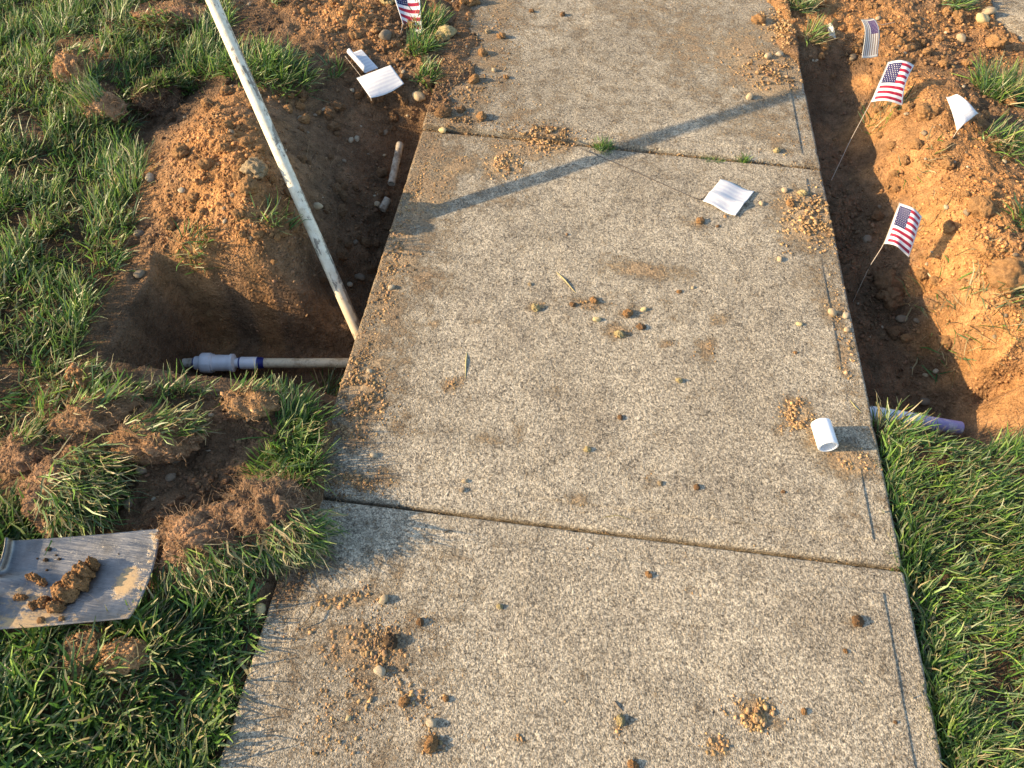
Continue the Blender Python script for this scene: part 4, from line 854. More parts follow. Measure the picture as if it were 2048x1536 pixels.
sod(175, 1300, (.035, .04, .014), .2, 29, 'brown clod in the grass left of the orange one under the shovel', (.30, .175, .09), (1, 0, .2), 20, .05, .2, .8, 30, .3, .6)

# ------------------------------------------------------------------ pole leaning out of the left pit
def mat_pole():
    t = NT('worn_white_paint', Roughness=.45)
    c = t.co(); n = t.noise(t.mapped(c, (7, 40, 40)), 1.6, 5, .7); n2 = t.noise(c, 60, 4, .75)
    sep = t.n('ShaderNodeSeparateXYZ'); t.set(sep.inputs[0], c)
    side = t.ramp(sep.outputs[1], -.016, .004, .14, 0.0)          # paint worn along one side
    wear = t.ramp(t.m2('ADD', t.m2('ADD', n, t.m2('MULTIPLY', n2, .55)), side), .86, .93)
    low = t.ramp(sep.outputs[0], .42, .05, 0, 1)
    base = t.mix(t.ramp(n2, .3, .7), (.84, .78, .62), (.70, .60, .42))
    base = t.mix(t.m2('MULTIPLY', low, .55), base, (.55, .42, .24))
    base = t.mix(t.m2('MULTIPLY', wear, .85), base, (.16, .13, .10))
    t.col(base); t.nrm(t.bump(t.m2('ADD', n2, t.m2('MULTIPLY', wear, -.7)), .0008)); return t.m
P0 = np.array([*(axy(643, 499)), 0.]); P1 = np.array([-.694 * H, 1.267 * H, .325 * H])
pd = (P1 - P0) / np.linalg.norm(P1 - P0)
foot = P0 - pd * .29; Lp = 1.62
pole = empty('long_pole', tuple(foot)); tag(pole, 'long round pole with chipped white paint leaning out of the left pit', 'pole')
pole.matrix_world = axis_mat(foot, pd)
V, F = lathe([(0, .0), (0, .012), (.004, .0152), (.02, .0158), (.4, .0158), (.9, .0158), (Lp - .02, .0158), (Lp - .004, .0150), (Lp, .011), (Lp, 0)], 28)
link('shaft', mesh_np('shaft', V, F, smooth=True), mat_pole(), pole)
V, F = lathe([(0, .0165), (0.002, .0172), (.06, .0172), (.063, .0165)], 28)
t = NT('grey_ferrule', Roughness=.5, Metallic=.6); t.col((.35, .33, .30)); link('ferrule', mesh_np('ferrule', V, F, smooth=True), t.m, pole, (Lp - .08, 0, 0))

# ------------------------------------------------------------------ plumbing
def mat_pvc(name, col, dirt=(.35, .25, .13), amt=.35, rough=.35):
    t = NT(name, Roughness=rough); c = t.co(); n = t.noise(c, 30, 5, .7); n2 = t.noise(c, 160, 3)
    f = t.m2('MULTIPLY', t.ramp(t.m2('ADD', n, t.m2('MULTIPLY', n2, .4)), .62, .86), amt)
    t.col(t.mix(f, col, dirt)); t.nrm(t.bump(n2, .0003)); return t.m
M_pvc = mat_pvc('white_pvc', (.85, .86, .87), amt=.12); M_cream = mat_pvc('aged_pvc', (.72, .62, .42), (.30, .2, .1), .7, .5)
M_prim = mat_pvc('blue_glue', (.012, .022, .17), amt=.05, rough=.3); M_old = mat_pvc('weathered_pvc', (.42, .36, .27), (.17, .115, .07), .9, .8); M_purple = mat_pvc('purple_primer', (.30, .26, .48), (.62, .60, .56), 1.0, .5)
zp = -.225
pa, pb_ = at(385, 726, zp), at(695, 726, zp); pdir = (pb_ - pa) / np.linalg.norm(pb_ - pa)
def ppos(px): return float(np.linalg.norm(at(px, 726, zp) - pa))
pipe = empty('water_pipe', tuple(pa)); tag(pipe, 'cream pipe with white union and dark blue glued joints in the left pit', 'pipe'); pipe.matrix_world = axis_mat(pa, pdir)
def ring_part(name, prof, mat, parent, k=36, loc=(0, 0, 0), label=None):
    V, F = lathe(prof, k); o = link(name, mesh_np(name, V, F, smooth=True), mat, parent, loc)
    es = o.modifiers.new('edge', 'EDGE_SPLIT'); es.split_angle = math.radians(40)
    if label: o['label'] = label
    return o
R0 = .0133
x = [ppos(q) for q in (375, 391, 402, 432, 464, 470, 480, 483, 516, 528)]
ring_part('pipe', [(ppos(528) - .006, 0), (ppos(528) - .006, R0), (ppos(760) + .15, R0), (ppos(760) + .15, 0)], M_cream, pipe)
ring_part('glue_ring', [(ppos(515), R0), (ppos(515), R0 + .0030), (ppos(523), R0 + .0028), (ppos(528), R0 + .0006), (ppos(529), R0)], M_prim, pipe, label='wide dark blue glue ring between coupling and cream pipe')
ring_part('coupling', [(ppos(482), R0), (ppos(482), .0160), (ppos(483) , .0168), (ppos(514), .0168), (ppos(516), .0160), (ppos(516), R0)], M_pvc, pipe)
ring_part('glue_ring', [(ppos(479), R0), (ppos(479), R0 + .0026), (ppos(483.5), R0 + .0026), (ppos(483.5), R0)], M_prim, pipe, label='thin dark blue glue ring between union and coupling')
ring_part('nipple', [(ppos(460), 0), (ppos(460), R0), (ppos(485), R0), (ppos(485), 0)], M_pvc, pipe)
ring_part('union_body', [(ppos(424), .0180), (ppos(424), .0250), (ppos(428), .0250), (ppos(429), .0226), (ppos(461), .0222), (ppos(462), .0252), (ppos(468), .0250), (ppos(470), .0200), (ppos(471), R0)], M_pvc, pipe)
# hexagonal-ish union nut with ribs
V, F = lathe([(ppos(402), .0155), (ppos(403), .0255), (ppos(406), .0270), (ppos(423), .0270), (ppos(424), .0255), (ppos(424), .016)], 48)
an = np.arctan2(V[:, 2], V[:, 1]); rr = np.hypot(V[:, 1], V[:, 2]); f = np.where(rr > .02, 1 + .035 * (np.cos(an * 8) > .75), 1); V[:, 1] *= f; V[:, 2] *= f
link('union_nut', mesh_np('union_nut', V, F, smooth=False), M_pvc, pipe)
ring_part('socket', [(ppos(391), R0), (ppos(391), .0180), (ppos(393), .0190), (ppos(403), .0192), (ppos(403), R0)], M_pvc, pipe)
ring_part('glue_ring', [(ppos(388), R0), (ppos(388), R0 + .0024), (ppos(392), R0 + .0024), (ppos(392), R0)], M_prim, pipe, label='dark blue glue ring at the far end of the union')
prof = [(ppos(391) - .0005 * i_, R0 - .001 + .0012 * (i_ % 4 < 2)) for i_ in range(2, 40)]
ring_part('old_thread', [(ppos(391) - .05, 0), (ppos(391) - .05, R0)] + prof[::-1], mat_pvc('crusty_thread', (.66, .58, .45), (.25, .18, .11), .9, .9), pipe, label='crusty dirt caked pipe end running into the earth')

# loose coupling on the walk
c0 = at(1641, 846, .0215); c1 = at(1653, 884, .0215); cd = c1 - c0; cl = .062; cd = cd / np.linalg.norm(cd)
cpl = tag(link('pipe_coupling', None), None)
bpy.data.objects.remove(cpl)
Ro, Ri = .0212, .0172
V, F = lathe([(0, Ri), (0, Ro - .001), (.001, Ro), (cl - .001, Ro), (cl, Ro - .001), (cl, Ri), (cl / 2 + .002, Ri - .0008), (cl / 2 + .002, Ri - .0022), (cl / 2 - .002, Ri - .0022), (cl / 2 - .002, Ri - .0008)], 48, closed=True)
cpl = link('pipe_coupling', mesh_np('pipe_coupling', V, F, smooth=True), M_pvc); cpl.modifiers.new('edge', 'EDGE_SPLIT').split_angle = math.radians(35)
cpl.matrix_world = axis_mat((c0[0], c0[1], Ro + .0012), (cd[0], cd[1], 0)); tag(cpl, 'short white plastic coupling lying on the walk near its right edge', 'pipe coupling')

# pipe in the right pit
ra, rb = at(1738, 826, -.105), at(1920, 856, -.125); rd = (rb - ra) / np.linalg.norm(rb - ra)
rp = empty('buried_pipe', tuple(ra)); tag(rp, 'white pipe with purple primer half hidden by grass in the right pit', 'pipe'); rp.matrix_world = axis_mat(ra, rd)
LL = float(np.linalg.norm(rb - ra))
ring_part('pipe', [(-.18, 0), (-.18, .0155), (LL * .62, .0155), (LL * .62, 0)], M_pvc, rp)
ring_part('coupling', [(LL * .02, .0150), (LL * .02, .0185), (LL * .50, .0185), (LL * .50, .0150)], M_pvc, rp)
ring_part('primer_smear', [(LL * .56, .0157), (LL * .56, .0168), (LL * 1.0, .0165), (LL * 1.0, 0)], M_purple, rp, label='purple primed pipe end flecked with white')
# broken old pipe pieces in the trench
def old_pipe(pa_, pb2, r, label, name='old_pipe'):
    d = pb2 - pa_; Ln = float(np.linalg.norm(d)); m_ = 16
    pr = [(.003, r * .72)] + [(Ln * i_ / m_, r * (1 + .06 * math.sin(i_ * 2.1))) for i_ in range(m_ + 1)] + [(Ln, r * .72), (Ln - .02, r * .70), (.02, r * .70)]
    V, F = lathe(pr, 24, closed=True); V[:, 1:] *= (1 + .05 * perlin(V[:, 0] * 60, V[:, 1] * 80, 5))[:, None]
    o = link(name, mesh_np(name, V, F, smooth=True), M_old); o.matrix_world = axis_mat(pa_, d); return tag(o, label, 'pipe', 'broken pipe pieces in the trench')
s1 = at(800, 288, -.085); s2 = at(783, 368, -.115); old_pipe(s1, s2, .0115, 'longer piece of dirty old pipe standing along the walk in the left trench')
s1 = at(776, 398, -.12); s2 = at(764, 420, -.135); old_pipe(s1, s2, .012, 'short broken stub of dirty pipe below the longer piece')

# ------------------------------------------------------------------ flags
def mat_flag(name, backlit=False, blank=False):
    t = NT(name, Roughness=.5); uv = t.n('ShaderNodeUVMap').outputs[0]
    sep = t.n('ShaderNodeSeparateXYZ'); t.set(sep.inputs[0], uv)
    M = t.m2; mg = .055
    u = M('DIVIDE', M('SUBTRACT', sep.outputs[0], mg), 1 - 2 * mg); v = M('DIVIDE', M('SUBTRACT', sep.outputs[1], mg), 1 - 2 * mg)
    def inside(a_, lo, hi): return M('MULTIPLY', M('GREATER_THAN', a_, lo), M('LESS_THAN', a_, hi))
    ins = M('MULTIPLY', inside(u, 0, 1), inside(v, 0, 1))
    stripe = M('LESS_THAN', M('MODULO', M('MULTIPLY', v, 13.0), 2.0), 1.0)
    cu = M('DIVIDE', u, .48); cv = M('DIVIDE', M('SUBTRACT', v, 6 / 13), 7 / 13)
    canton = M('MULTIPLY', inside(cu, 0, 1), inside(cv, 0, 1))
    def stars(nx, ny, ou, ov):
        a_ = M('SUBTRACT', M('FRACT', M('ADD', M('MULTIPLY', cu, 6.0), ou)), .5); b_ = M('SUBTRACT', M('FRACT', M('ADD', M('MULTIPLY', cv, 5.0), ov)), .5)
        a2 = M('MULTIPLY', a_, 1.0); b2 = M('MULTIPLY', b_, 1.12)
        r = M('SQRT', M('ADD', M('MULTIPLY', a2, a2), M('MULTIPLY', b2, b2))); th = M('ARCTAN2', a2, b2)
        lim = M('ADD', .12, M('MULTIPLY', .045, M('COSINE', M('MULTIPLY', th, 5.0))))
        return M('LESS_THAN', r, lim)
    sA = stars(6, 5, 0, 0)
    sB = M('MULTIPLY', stars(5, 4, .5, .5), M('MULTIPLY', inside(cu, 1 / 12, 11 / 12), inside(cv, .1, .9)))
    star = M('MAXIMUM', sA, sB)
    white = (.80, .80, .80) if not backlit else (.80, .77, .68)
    red, blue = ((.42, .02, .05), (.014, .010, .085)) if not backlit else ((.36, .24, .17), (.10, .05, .16))  # pale reverse print; sun shining through is painted in as cream and brown
    cc = t.mix(stripe, white, red); cc = t.mix(canton, cc, t.mix(star, blue, white)); cc = t.mix(ins, white, cc)
    if blank: cc = t.mix(M('MULTIPLY', t.n('ShaderNodeNewGeometry').outputs['Backfacing'], 0.0), t.mix(M('MULTIPLY', M('MULTIPLY', stripe, ins), .28), white, (.45, .45, .58)), white)
    t.col(cc); c = t.co()
    t.nrm(t.bump(t.noise(c, 45, 3), .0012))
    tr = t.n('ShaderNodeBsdfTranslucent'); t.set(tr.inputs['Color'], cc); mx = t.n('ShaderNodeMixShader'); mx.inputs[0].default_value = .25
    t.t.links.new(t.b.outputs[0], mx.inputs[1]); t.t.links.new(tr.outputs[0], mx.inputs[2]); t.t.links.new(mx.outputs[0], t.out.inputs[0])
    return t.m
M_flag = mat_flag('printed_flag'); M_flag_backlit = mat_flag('backlit_flag', True); M_flagw = mat_flag('flag_reverse', False, True)
t = NT('flag_wire', Roughness=.5, Metallic=.2); t.col((.50, .42, .32)); M_wire = t.m
t = NT('shadowed_wire', Roughness=.5, Metallic=.3); t.col((.10, .08, .065)); M_wire_shadowed = t.m  # darker copy of the wire, its thin shadow line put into the colour
def cloth(c00, c01, c10, c11, bulge, fn=None, nu=28, nv=18):
    """c00 hoist bottom, c01 hoist top, c10 fly bottom, c11 fly top; bulge(u,v) -> offset along the normal"""
    c00, c01, c10, c11 = map(np.array, (c00, c01, c10, c11))
    u, v = np.meshgrid(np.linspace(0, 1, nu), np.linspace(0, 1, nv)); u, v = u.ravel(), v.ravel()
    P = (c00 * ((1 - u) * (1 - v))[:, None] + c10 * (u * (1 - v))[:, None] + c01 * ((1 - u) * v)[:, None] + c11 * (u * v)[:, None])
    nrm = np.cross(c10 - c00, c01 - c00); nrm /= np.linalg.norm(nrm)
    if nrm[2] < 0: nrm = -nrm
    P = P + nrm * bulge(u, v)[:, None]
    if fn: P = fn(P, u, v)
    return P, grid_faces(nu, nv), np.column_stack([u, v])
def flag(corners, bulge, mat, wire, label, name='marker_flag', fn=None, uvf=None, wm=None):
    P, F, uv = cloth(*corners, bulge, fn); o0 = P.mean(0)
    if uvf: uv = uvf(uv)
    root = empty(name, tuple(o0)); tag(root, label, 'flag', 'small marker flags')
    o = link('flag_sheet', mesh_np('flag_sheet', P - o0, F, smooth=True, uv=uv), mat, root)
    sm = o.modifiers.new('thick', 'SOLIDIFY'); sm.thickness = .0003
    if wire:
        wp = np.array(wire)[None] - o0; m_ = 14
        tt = np.linspace(0, wp.shape[1] - 1, m_); wi = np.stack([np.interp(tt, np.arange(wp.shape[1]), wp[0, :, k]) for k in range(3)], 1)[None]
        V, F, C = tubes(wi, np.full((1, m_), .0010), np.array([[.3, .25, .2]]), 6)
        link('wire', mesh_np('wire', V, F, smooth=True), wm or M_wire, root)
    return root
# lowest flag on the right (stands in the trench)
c01, c00 = at(1799, 405, .075), at(1768, 488, .005); c11, c10 = at(1845, 432, .07), at(1817, 515, -.005)
flag((c00, c01, c10, c11), lambda u, v: .030 * np.sin(np.pi * np.clip(u, 0, 1) ** .8) * (.35 + .65 * (1 - v)) + .004 * np.sin(7 * u + 4 * v), M_flag, [surf(1708, 600), at(1738, 535, -.045), c00, c01], 'stars and stripes flag on a leaning wire, lowest of the flags on the right')
# middle flag
c01, c00 = at(1776, 124, .105), at(1742, 204, .03); c11, c10 = at(1826, 134, .11), at(1803, 215, .03)
flag((c00, c01, c10, c11), lambda u, v: .022 * np.sin(np.pi * u) + .014 * np.maximum(u - .55, 0) * 2 + .003 * np.sin(6 * v + 5 * u), M_flag, [surf(1663, 360), at(1700, 282, -.06), c00, c01], 'stars and stripes flag on a long wire, middle of three flags right of the walk', fn=lambda P, u, v: P - np.array([.012, 0, 0]) * (np.clip(u - .5, 0, 1) * 2 * np.sin(np.pi * v))[:, None])
# small flag near the top right, warm backlight put into its colours: its hoist is the upper short edge, printed side mirrored
h0, h1 = at(1748, 37, .085), at(1722, 39, .085); f0, f1 = at(1760, 108, .03), at(1728, 111, .03)
flag((h1, h0, f1, f0), lambda u, v: .016 * np.sin(np.pi * u * 1.3) - .004 * np.sin(np.pi * v), M_flag_backlit, [at(1722, 39, .085), h0, h0 + np.array([.04, .02, -.03]), surf(1790, 45)], 'narrow flag seen from behind, backlight in its colours, near the head of the right trench')
# top flag left of the walk, cut by the picture's edge
t0 = at(806, 50, .03); t2 = at(845, 66, .02)
flag((t0 - np.array([0, 0, 0]), at(779, -34, .10), t2, at(838, -40, .10)), lambda u, v: -.010 * np.sin(np.pi * u) + .012 * np.sin(np.pi * v), M_flag, [surf(800, 75), t0 + np.array([-.0, 0, .004]), at(779, -34, .10)], 'stars and stripes flag at the top edge of the picture left of the walk')
# white side up flag on the walk with its wire towards the joint
w0, w1, w2, w3 = at(1405, 404, .006), at(1441, 360, .006), at(1470, 433, .006), at(1508, 384, .006)
flag((w0, w1, w2, w3), lambda u, v: .002 + .007 * np.exp(-((v - .32 - .1 * u) / .12) ** 2) + .006 * (u - .5) ** 2 + .003 * np.sin(np.pi * u * 2), M_flagw, [at(1160, 296, .012), at(1260, 338, .004), at(1330, 370, .004), at(1400, 401, .004), w0 * .5 + w1 * .5 + np.array([0, 0, .002])], 'flag lying white side up on the walk with its wire pointing to the joint', wm=M_wire_shadowed)
# crumpled white flag on the right bank
q = surf(1915, 225); zt = q[2] + .03
k0, k1, k2, k3 = at(1914, 262, zt - .015), at(1892, 194, zt + .01), at(1957, 228, zt), at(1925, 197, zt + .02)
flag((k0, k1, k2, k3), lambda u, v: .022 * np.sin(np.pi * u) * np.sin(np.pi * (.25 + .6 * v)) + .004 * np.sin(9 * u + 3 * v), M_flagw, [k0, k0 + np.array([-.005, -.01, -.02]), k0 + np.array([-.01, -.03, -.05])], 'crumpled white flag half buried on the orange bank at the right')
# folded white flag left of the walk
q = surf(745, 150); zt = max(q[2] + .015, -.01)
root = empty('folded_flag', (q[0], q[1], zt)); o0 = np.array([q[0], q[1], zt]); tag(root, 'white flag folded over itself on the dark earth left of the walk', 'flag', 'small marker flags')
cA = (at(741, 196, zt + .000), at(713, 156, zt + .010), at(808, 167, zt + .012), at(781, 130, zt + .035))
P, F, uv = cloth(*cA, lambda u, v: .010 * np.sin(np.pi * u) * (1 - v) * -1 + .008 * np.sin(np.pi * v) * np.sin(np.pi * u) - .018 * np.maximum(v - .8, 0) * 0)
s_ = link('flag_sheet', mesh_np('flag_sheet', P - o0, F, smooth=True, uv=uv), M_flagw, root); s_.modifiers.new('thick', 'SOLIDIFY').thickness = .0003
# rolled strip behind it
e0, e1, e2, e3 = at(722, 150, zt + .012), at(689, 112, zt + .018), at(765, 133, zt + .006), at(728, 107, zt + .010)
def roll(P, u, v):
    P = P.copy(); k = np.clip(.42 - u, 0, 1) / .42; ang = k * 3.6; R_ = .009
    ax = np.array(e2) - np.array(e0); ax /= np.linalg.norm(ax)
    base = np.array(e0)[None] + (np.array(e1) - np.array(e0))[None] * v[:, None] + ax[None] * (.42 * .05)
    rolled = base + ax[None] * (-np.sin(ang) * R_)[:, None] + np.array([0, 0, 1])[None] * ((1 - np.cos(ang)) * R_ + .001)[:, None]
    return np.where((u < .42)[:, None], rolled, base + ax[None] * ((u - .42) * .085)[:, None] + np.array([0, 0, .001]))
P, F, uv = cloth(e0, e1, e2, e3, lambda u, v: 0 * u, roll, 44, 12)
s_ = link('rolled_sheet', mesh_np('rolled_sheet', P - o0, F, smooth=True, uv=uv), M_flagw, root); s_.modifiers.new('thick', 'SOLIDIFY').thickness = .0003
wp = np.array([at(690, 112, zt + .012), at(720, 150, zt + .004), at(741, 192, zt)])[None] - o0
V, F, C = tubes(np.concatenate([wp, wp[:, -1:] + np.array([.004, -.01, -.01])], 1), np.full((1, 4), .001), np.array([[.2, .2, .2]]), 6); link('wire', mesh_np('wire', V, F), M_wire, root)
# plastic scrap
q = surf(1660, 75); V = []
t = NT('cloudy_plastic', Roughness=.35, Alpha=1.0); t.col((.62, .58, .48)); t.b.inputs['Transmission Weight'].default_value = .25
P, F, uv = cloth(q + np.array([-.012, -.02, .012]), q + np.array([-.02, .035, .03]), q + np.array([.016, -.022, .012]), q + np.array([-.004, .03, .034]), lambda u, v: .005 * np.sin(5 * u + 4 * v), None, 8, 10)
s_ = link('plastic_scrap', mesh_np('plastic_scrap', P - q, F, smooth=True), t.m, loc=tuple(q)); s_.modifiers.new('thick', 'SOLIDIFY').thickness = .0003
tag(s_, 'small cloudy plastic scrap by the strawy tuft at the head of the right trench', 'plastic scrap')

# ------------------------------------------------------------------ shovel
def mat_steel():
    t = NT('scuffed_steel', Metallic=.92, Roughness=.34)
    c = t.co(); st = t.noise(t.mapped(c, (9, 190, 60)), 2.2, 5, .7); n = t.noise(c, 14, 5, .7); n2 = t.noise(c, 130, 4, .7)
    base = t.mix(t.ramp(st, .3, .7), (.20, .195, .185), (.27, .262, .25)); base = t.mix(t.ramp(n, .4, .7), base, (.13, .127, .12))
    dirt = t.attr('dirt', 'Fac')
    dm = t.m2('ADD', dirt, t.m2('MULTIPLY', t.m2('SUBTRACT', t.noise(t.mapped(c, (16, 50, 20)), 2.0, 6, .8), .5), 1.3)); dm = t.m2('ADD', dm, t.m2('MULTIPLY', t.m2('SUBTRACT', n2, .5), .8))
    dmk = t.ramp(dm, .45, .85); t.col(t.mix(dmk, base, (.50, .34, .17)))
    t.set(t.b.inputs['Metallic'], t.m2('SUBTRACT', .92, t.m2('MULTIPLY', dmk, .9)))
    t.set(t.b.inputs['Roughness'], t.m2('ADD', t.ramp(st, .3, .7, .26, .46), t.m2('MULTIPLY', dmk, .45)))
    t.nrm(t.bump(t.m2('ADD', st, t.m2('MULTIPLY', dmk, n2)), .0006)); return t.m
M_steel = mat_steel()
zs = .045
TR, BR = at(325, 1063, zs), at(264, 1241, zs - .004); TL, BL = at(22, 1088, zs), at(-45, 1266, zs - .004)
mid_tip = (TR + BR) / 2; mid_back = (TL + BL) / 2; ex = (mid_tip - mid_back); bl = float(np.linalg.norm(ex)); ex /= bl
ez = np.array([0, 0, 1.]); ey = np.cross(ez, ex); ey /= np.linalg.norm(ey); ez = np.cross(ex, ey)
spade = empty('spade', tuple(mid_back)); tag(spade, 'muddy steel spade lying on the grass at the lower left with wet soil on it', 'spade')
nu, nv = 70, 44
u, v = np.meshgrid(np.linspace(0, 1, nu), np.linspace(0, 1, nv)); u, v = u.ravel(), v.ravel()
A0 = BL + (BR - BL) * u[:, None]; A1 = TL + (TR - TL) * u[:, None]; P = A0 + (A1 - A0) * v[:, None]
s = (v - .5) * 2
P += ex * (.006 * (1 - s ** 2) * sstep(.8, 1, u))[:, None]                    # rounded cutting edge
dish = .010 * s ** 2 + .004 * np.abs(s) ** 6
lip = .017 * sstep(.055, .0, u) * sstep(.22, .36, np.abs(s))             # foot treads turned up at the back
sock = .020 * sstep(.42, .0, u) * np.exp(-(s / .26) ** 2)                      # frog swelling into the socket
P += ez * (dish + lip + sock - .004 * np.sin(np.pi * u))[:, None]
P += ex * (.006 * lip / .017)[:, None]
D = .95 * np.exp(-(((u - .86) / .06) ** 2 + ((s + .15) / .32) ** 2)) + .5 * np.exp(-(((u - .3) / .3) ** 2 + ((s + .85) / .22) ** 2)) + .35 * np.exp(-(((u - .25) / .15) ** 2 + ((s + .3) / .3) ** 2)) + .25 * sstep(.9, .99, u) + .30
P -= np.array(mid_back)
me = mesh_np('blade', P, grid_faces(nu, nv), {'dirt': D}, smooth=True); bo = link('blade', me, M_steel, spade); bo.modifiers.new('thick', 'SOLIDIFY').thickness = .0022
def zblade(uu, ss):
    k = int(round(np.clip((ss / 2 + .5), 0, 1) * (nv - 1))) * nu + int(round(np.clip(uu, 0, 1) * (nu - 1))); return P[k] + mid_back
# socket and handle run out of the picture to the left
hp = np.array([ex * .015 + ez * .012, ez * .024 - ex * .05, ez * .032 - ex * .14, ez * .028 - ex * .28])[None]
V, F, C = tubes(np.array([[np.interp(q, [0, 1, 2, 3], hp[0, :, k]) for k in range(3)] for q in np.linspace(0, 3, 16)])[None], np.interp(np.linspace(0, 1, 16), [0, .4, 1], [.003, .015, .0185])[None], np.ones((1, 3)), 20)
link('socket', mesh_np('socket', V, F, {'dirt': np.full(len(V), .25)}, smooth=True), M_steel, spade)
t = NT('handle_wood', Roughness=.55); c = t.co(); t.col(t.mix(t.noise(t.mapped(c, (6, 60, 60)), 2, 4), (.42, .28, .14), (.28, .17, .08)))
h0_ = hp[0, -1] + ex * .03; h1_ = h0_ - ex * .95 - ez * .015
V, F, C = tubes(np.linspace(h0_, h1_, 10)[None], np.full((1, 10), .0165), np.ones((1, 3)), 20); link('handle', mesh_np('handle', V, F, smooth=True), t.m, spade)
# wet soil lying on the blade
def blade_heap(items, label, seed):
    c0 = zblade(*items[0][:2]); root = empty('soil_heap', tuple(c0)); tag(root, label, 'soil heap', 'soil lying on the spade blade')
    Vs, Fs, Cs = [], [], []; o_ = 0
    Vk, Fk, Ck = [], [], []; ok_ = 0
    for i_, (uu, ss, rx, ry, rz, rot) in enumerate(items):
        rx, ry = rx * .80, ry * .80
        b = zblade(uu, ss) - c0; V0, F0 = ICO[4]; sd_ = seed + i_ * 5
        F1, idn = worley((V0[:, 0] + V0[:, 2] * .5) * 4 + sd_, (V0[:, 1] - V0[:, 2] * .6) * 4, sd_)
        d = 1 + .36 * n3(V0, 1.5, sd_) + .16 * n3(V0, 4, sd_ + 2) + .16 * (.5 - F1) + .06 * n3(V0, 9, sd_ + 4); S = V0 * d[:, None] * np.array([rx, ry, rz]); S[:, 2] = np.maximum(S[:, 2], -.25 * rz)
        ca, sa = math.cos(rot), math.sin(rot); S = np.column_stack([S[:, 0] * ca - S[:, 1] * sa, S[:, 0] * sa + S[:, 1] * ca, S[:, 2] + rz * .25]) + b
        c = np.array([.25, .135, .058]) * (1 + .3 * n3(V0, 2, sd_ + 3))[:, None]; Vs.append(S); Fs.append(F0 + o_); Cs.append(c); o_ += len(S)
        k = rng.integers(0, len(S), 160); a_, b_, c_ = rocks(S[k], sizes(len(k), .0028), c[k] * rng.uniform(.7, 1.4, (len(k), 1))); Vk.append(a_); Fk.append(b_ + ok_); Ck.append(c_); ok_ += len(a_)
    link('soil', mesh_np('soil', np.concatenate(Vs), np.concatenate(Fs), {'col': np.clip(np.concatenate(Cs), .01, 1)}, smooth=True), M_soil, root)
    tag(link('soil_crumbs', mesh_np('crumbs', np.concatenate(Vk), np.concatenate(Fk), {'col': np.concatenate(Ck)}), M_crumb, root), kind='stuff')
blade_heap([(.56, .15, .024, .024, .022, .3), (.53, -.08, .027, .026, .022, .2), (.50, -.32, .025, .026, .018, .4), (.47, -.60, .019, .015, .012, .1), (.61, .30, .015, .014, .020, 0), (.44, -.2, .015, .02, .012, .5)], 'tall clump of wet orange soil in the middle of the spade blade', 50)
blade_heap([(.24, .10, .017, .007, .007, -.2), (.31, .0, .013, .006, .006, -.4)], 'thin strip of soil left of the tall clump on the spade', 80)
blade_heap([(.36, -.42, .014, .011, .009, .6), (.31, -.5, .010, .009, .007, 0)], 'small soil lump below left of the tall clump on the spade', 90)
blade_heap([(.21, -.28, .015, .006, .005, .1)], 'flat tan soil lump at the left of the spade blade', 97)
for (uu, ss, r_) in ((.27, .55, .0035), (.27, .75, .004), (.36, .55, .0025), (.34, .62, .0018), (.40, -.88, .006), (.53, -.85, .0045), (.30, .3, .002), (.62, -.25, .0018), (.75, .55, .0012), (.22, .6, .0015)):
    p = zblade(uu, ss); o = link('soil_clod', lib_mesh('clod', DRK if ss > 0 else ORA, 0), M_crumb); o.location = tuple(p + np.array([0, 0, r_ * .5])); o.scale = (r_, r_, r_ * .8)
    tag(o, 'tiny speck of soil stuck on the spade blade', 'clod', 'specks of soil on the spade')

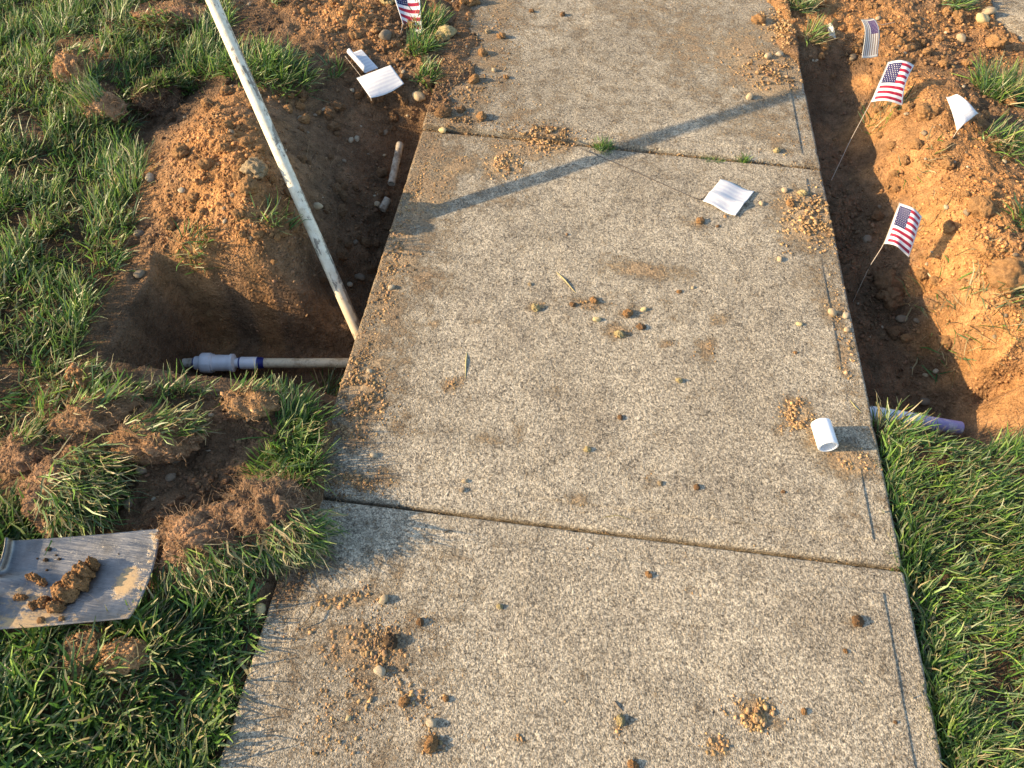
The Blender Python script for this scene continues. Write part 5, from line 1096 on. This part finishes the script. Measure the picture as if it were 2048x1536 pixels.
# ------------------------------------------------------------------ straws and twigs on the walk
def straw(pts_, r, col, label, name='straw', flat=False):
    Pw = np.array([at(px, py, z) for px, py, z in pts_]); o0 = Pw[0]
    tt = np.linspace(0, len(Pw) - 1, 12); path = np.stack([np.interp(tt, np.arange(len(Pw)), Pw[:, k]) for k in range(3)], 1)[None] - o0
    rr = r * np.interp(np.linspace(0, 1, 12), [0, .3, 1], [.5, 1, .35])[None]
    V, F, C = tubes(path, rr, np.array([col]), 5); o = link(name, mesh_np(name, V, F, {'col': C}, smooth=True), M_root, loc=tuple(o0)); return tag(o, label, 'straw' if name == 'straw' else 'twig')
straw([(1114, 545, .003), (1128, 558, .005), (1138, 570, .006), (1155, 590, .002)], .0028, (.36, .30, .16), 'curved dry grass blade in the middle of the walk')
straw([(934, 706, .002), (932, 725, .004), (931, 756, .002)], .0026, (.34, .30, .16), 'straight dry grass blade left of the middle of the walk')
straw([(1437, 64, .002), (1441, 75, .005), (1448, 86, .002)], .003, (.22, .17, .09), 'short dark twig near the top right of the walk', 'twig')
straw([(1205, 1035, .001), (1235, 1030, .002), (1268, 1042, .001)], .0008, (.34, .28, .12), 'thin curved straw just below the lower joint')
straw([(1195, 978, .001), (1222, 980, .002), (1235, 984, .001)], .0012, (.30, .30, .12), 'thin straw just above the lower joint')
straw([(890, 1065, .001), (898, 1061, .003), (905, 1062, .001)], .0015, (.14, .10, .06), 'short brown twig below the joint left of centre', 'twig')
straw([(1228, 1402, .002), (1236, 1412, .003), (1246, 1422, .001)], .002, (.16, .13, .10), 'dark hooked twig low on the near slab', 'twig')
straw([(1706, 1356, .001), (1718, 1362, .003), (1730, 1374, .001)], .0012, (.14, .12, .08), 'thin dark twig low right beside the groove', 'twig')
straw([(1700, 800, .001), (1712, 815, .003), (1724, 826, .001)], .0014, (.30, .28, .14), 'thin blade above the white coupling')
straw([(590, 1262, .004), (615, 1240, .012), (632, 1215, .010), (640, 1195, .004)], .0011, (.14, .10, .06), 'thin dark stalk arching over the walk corner at the lower left', 'twig')
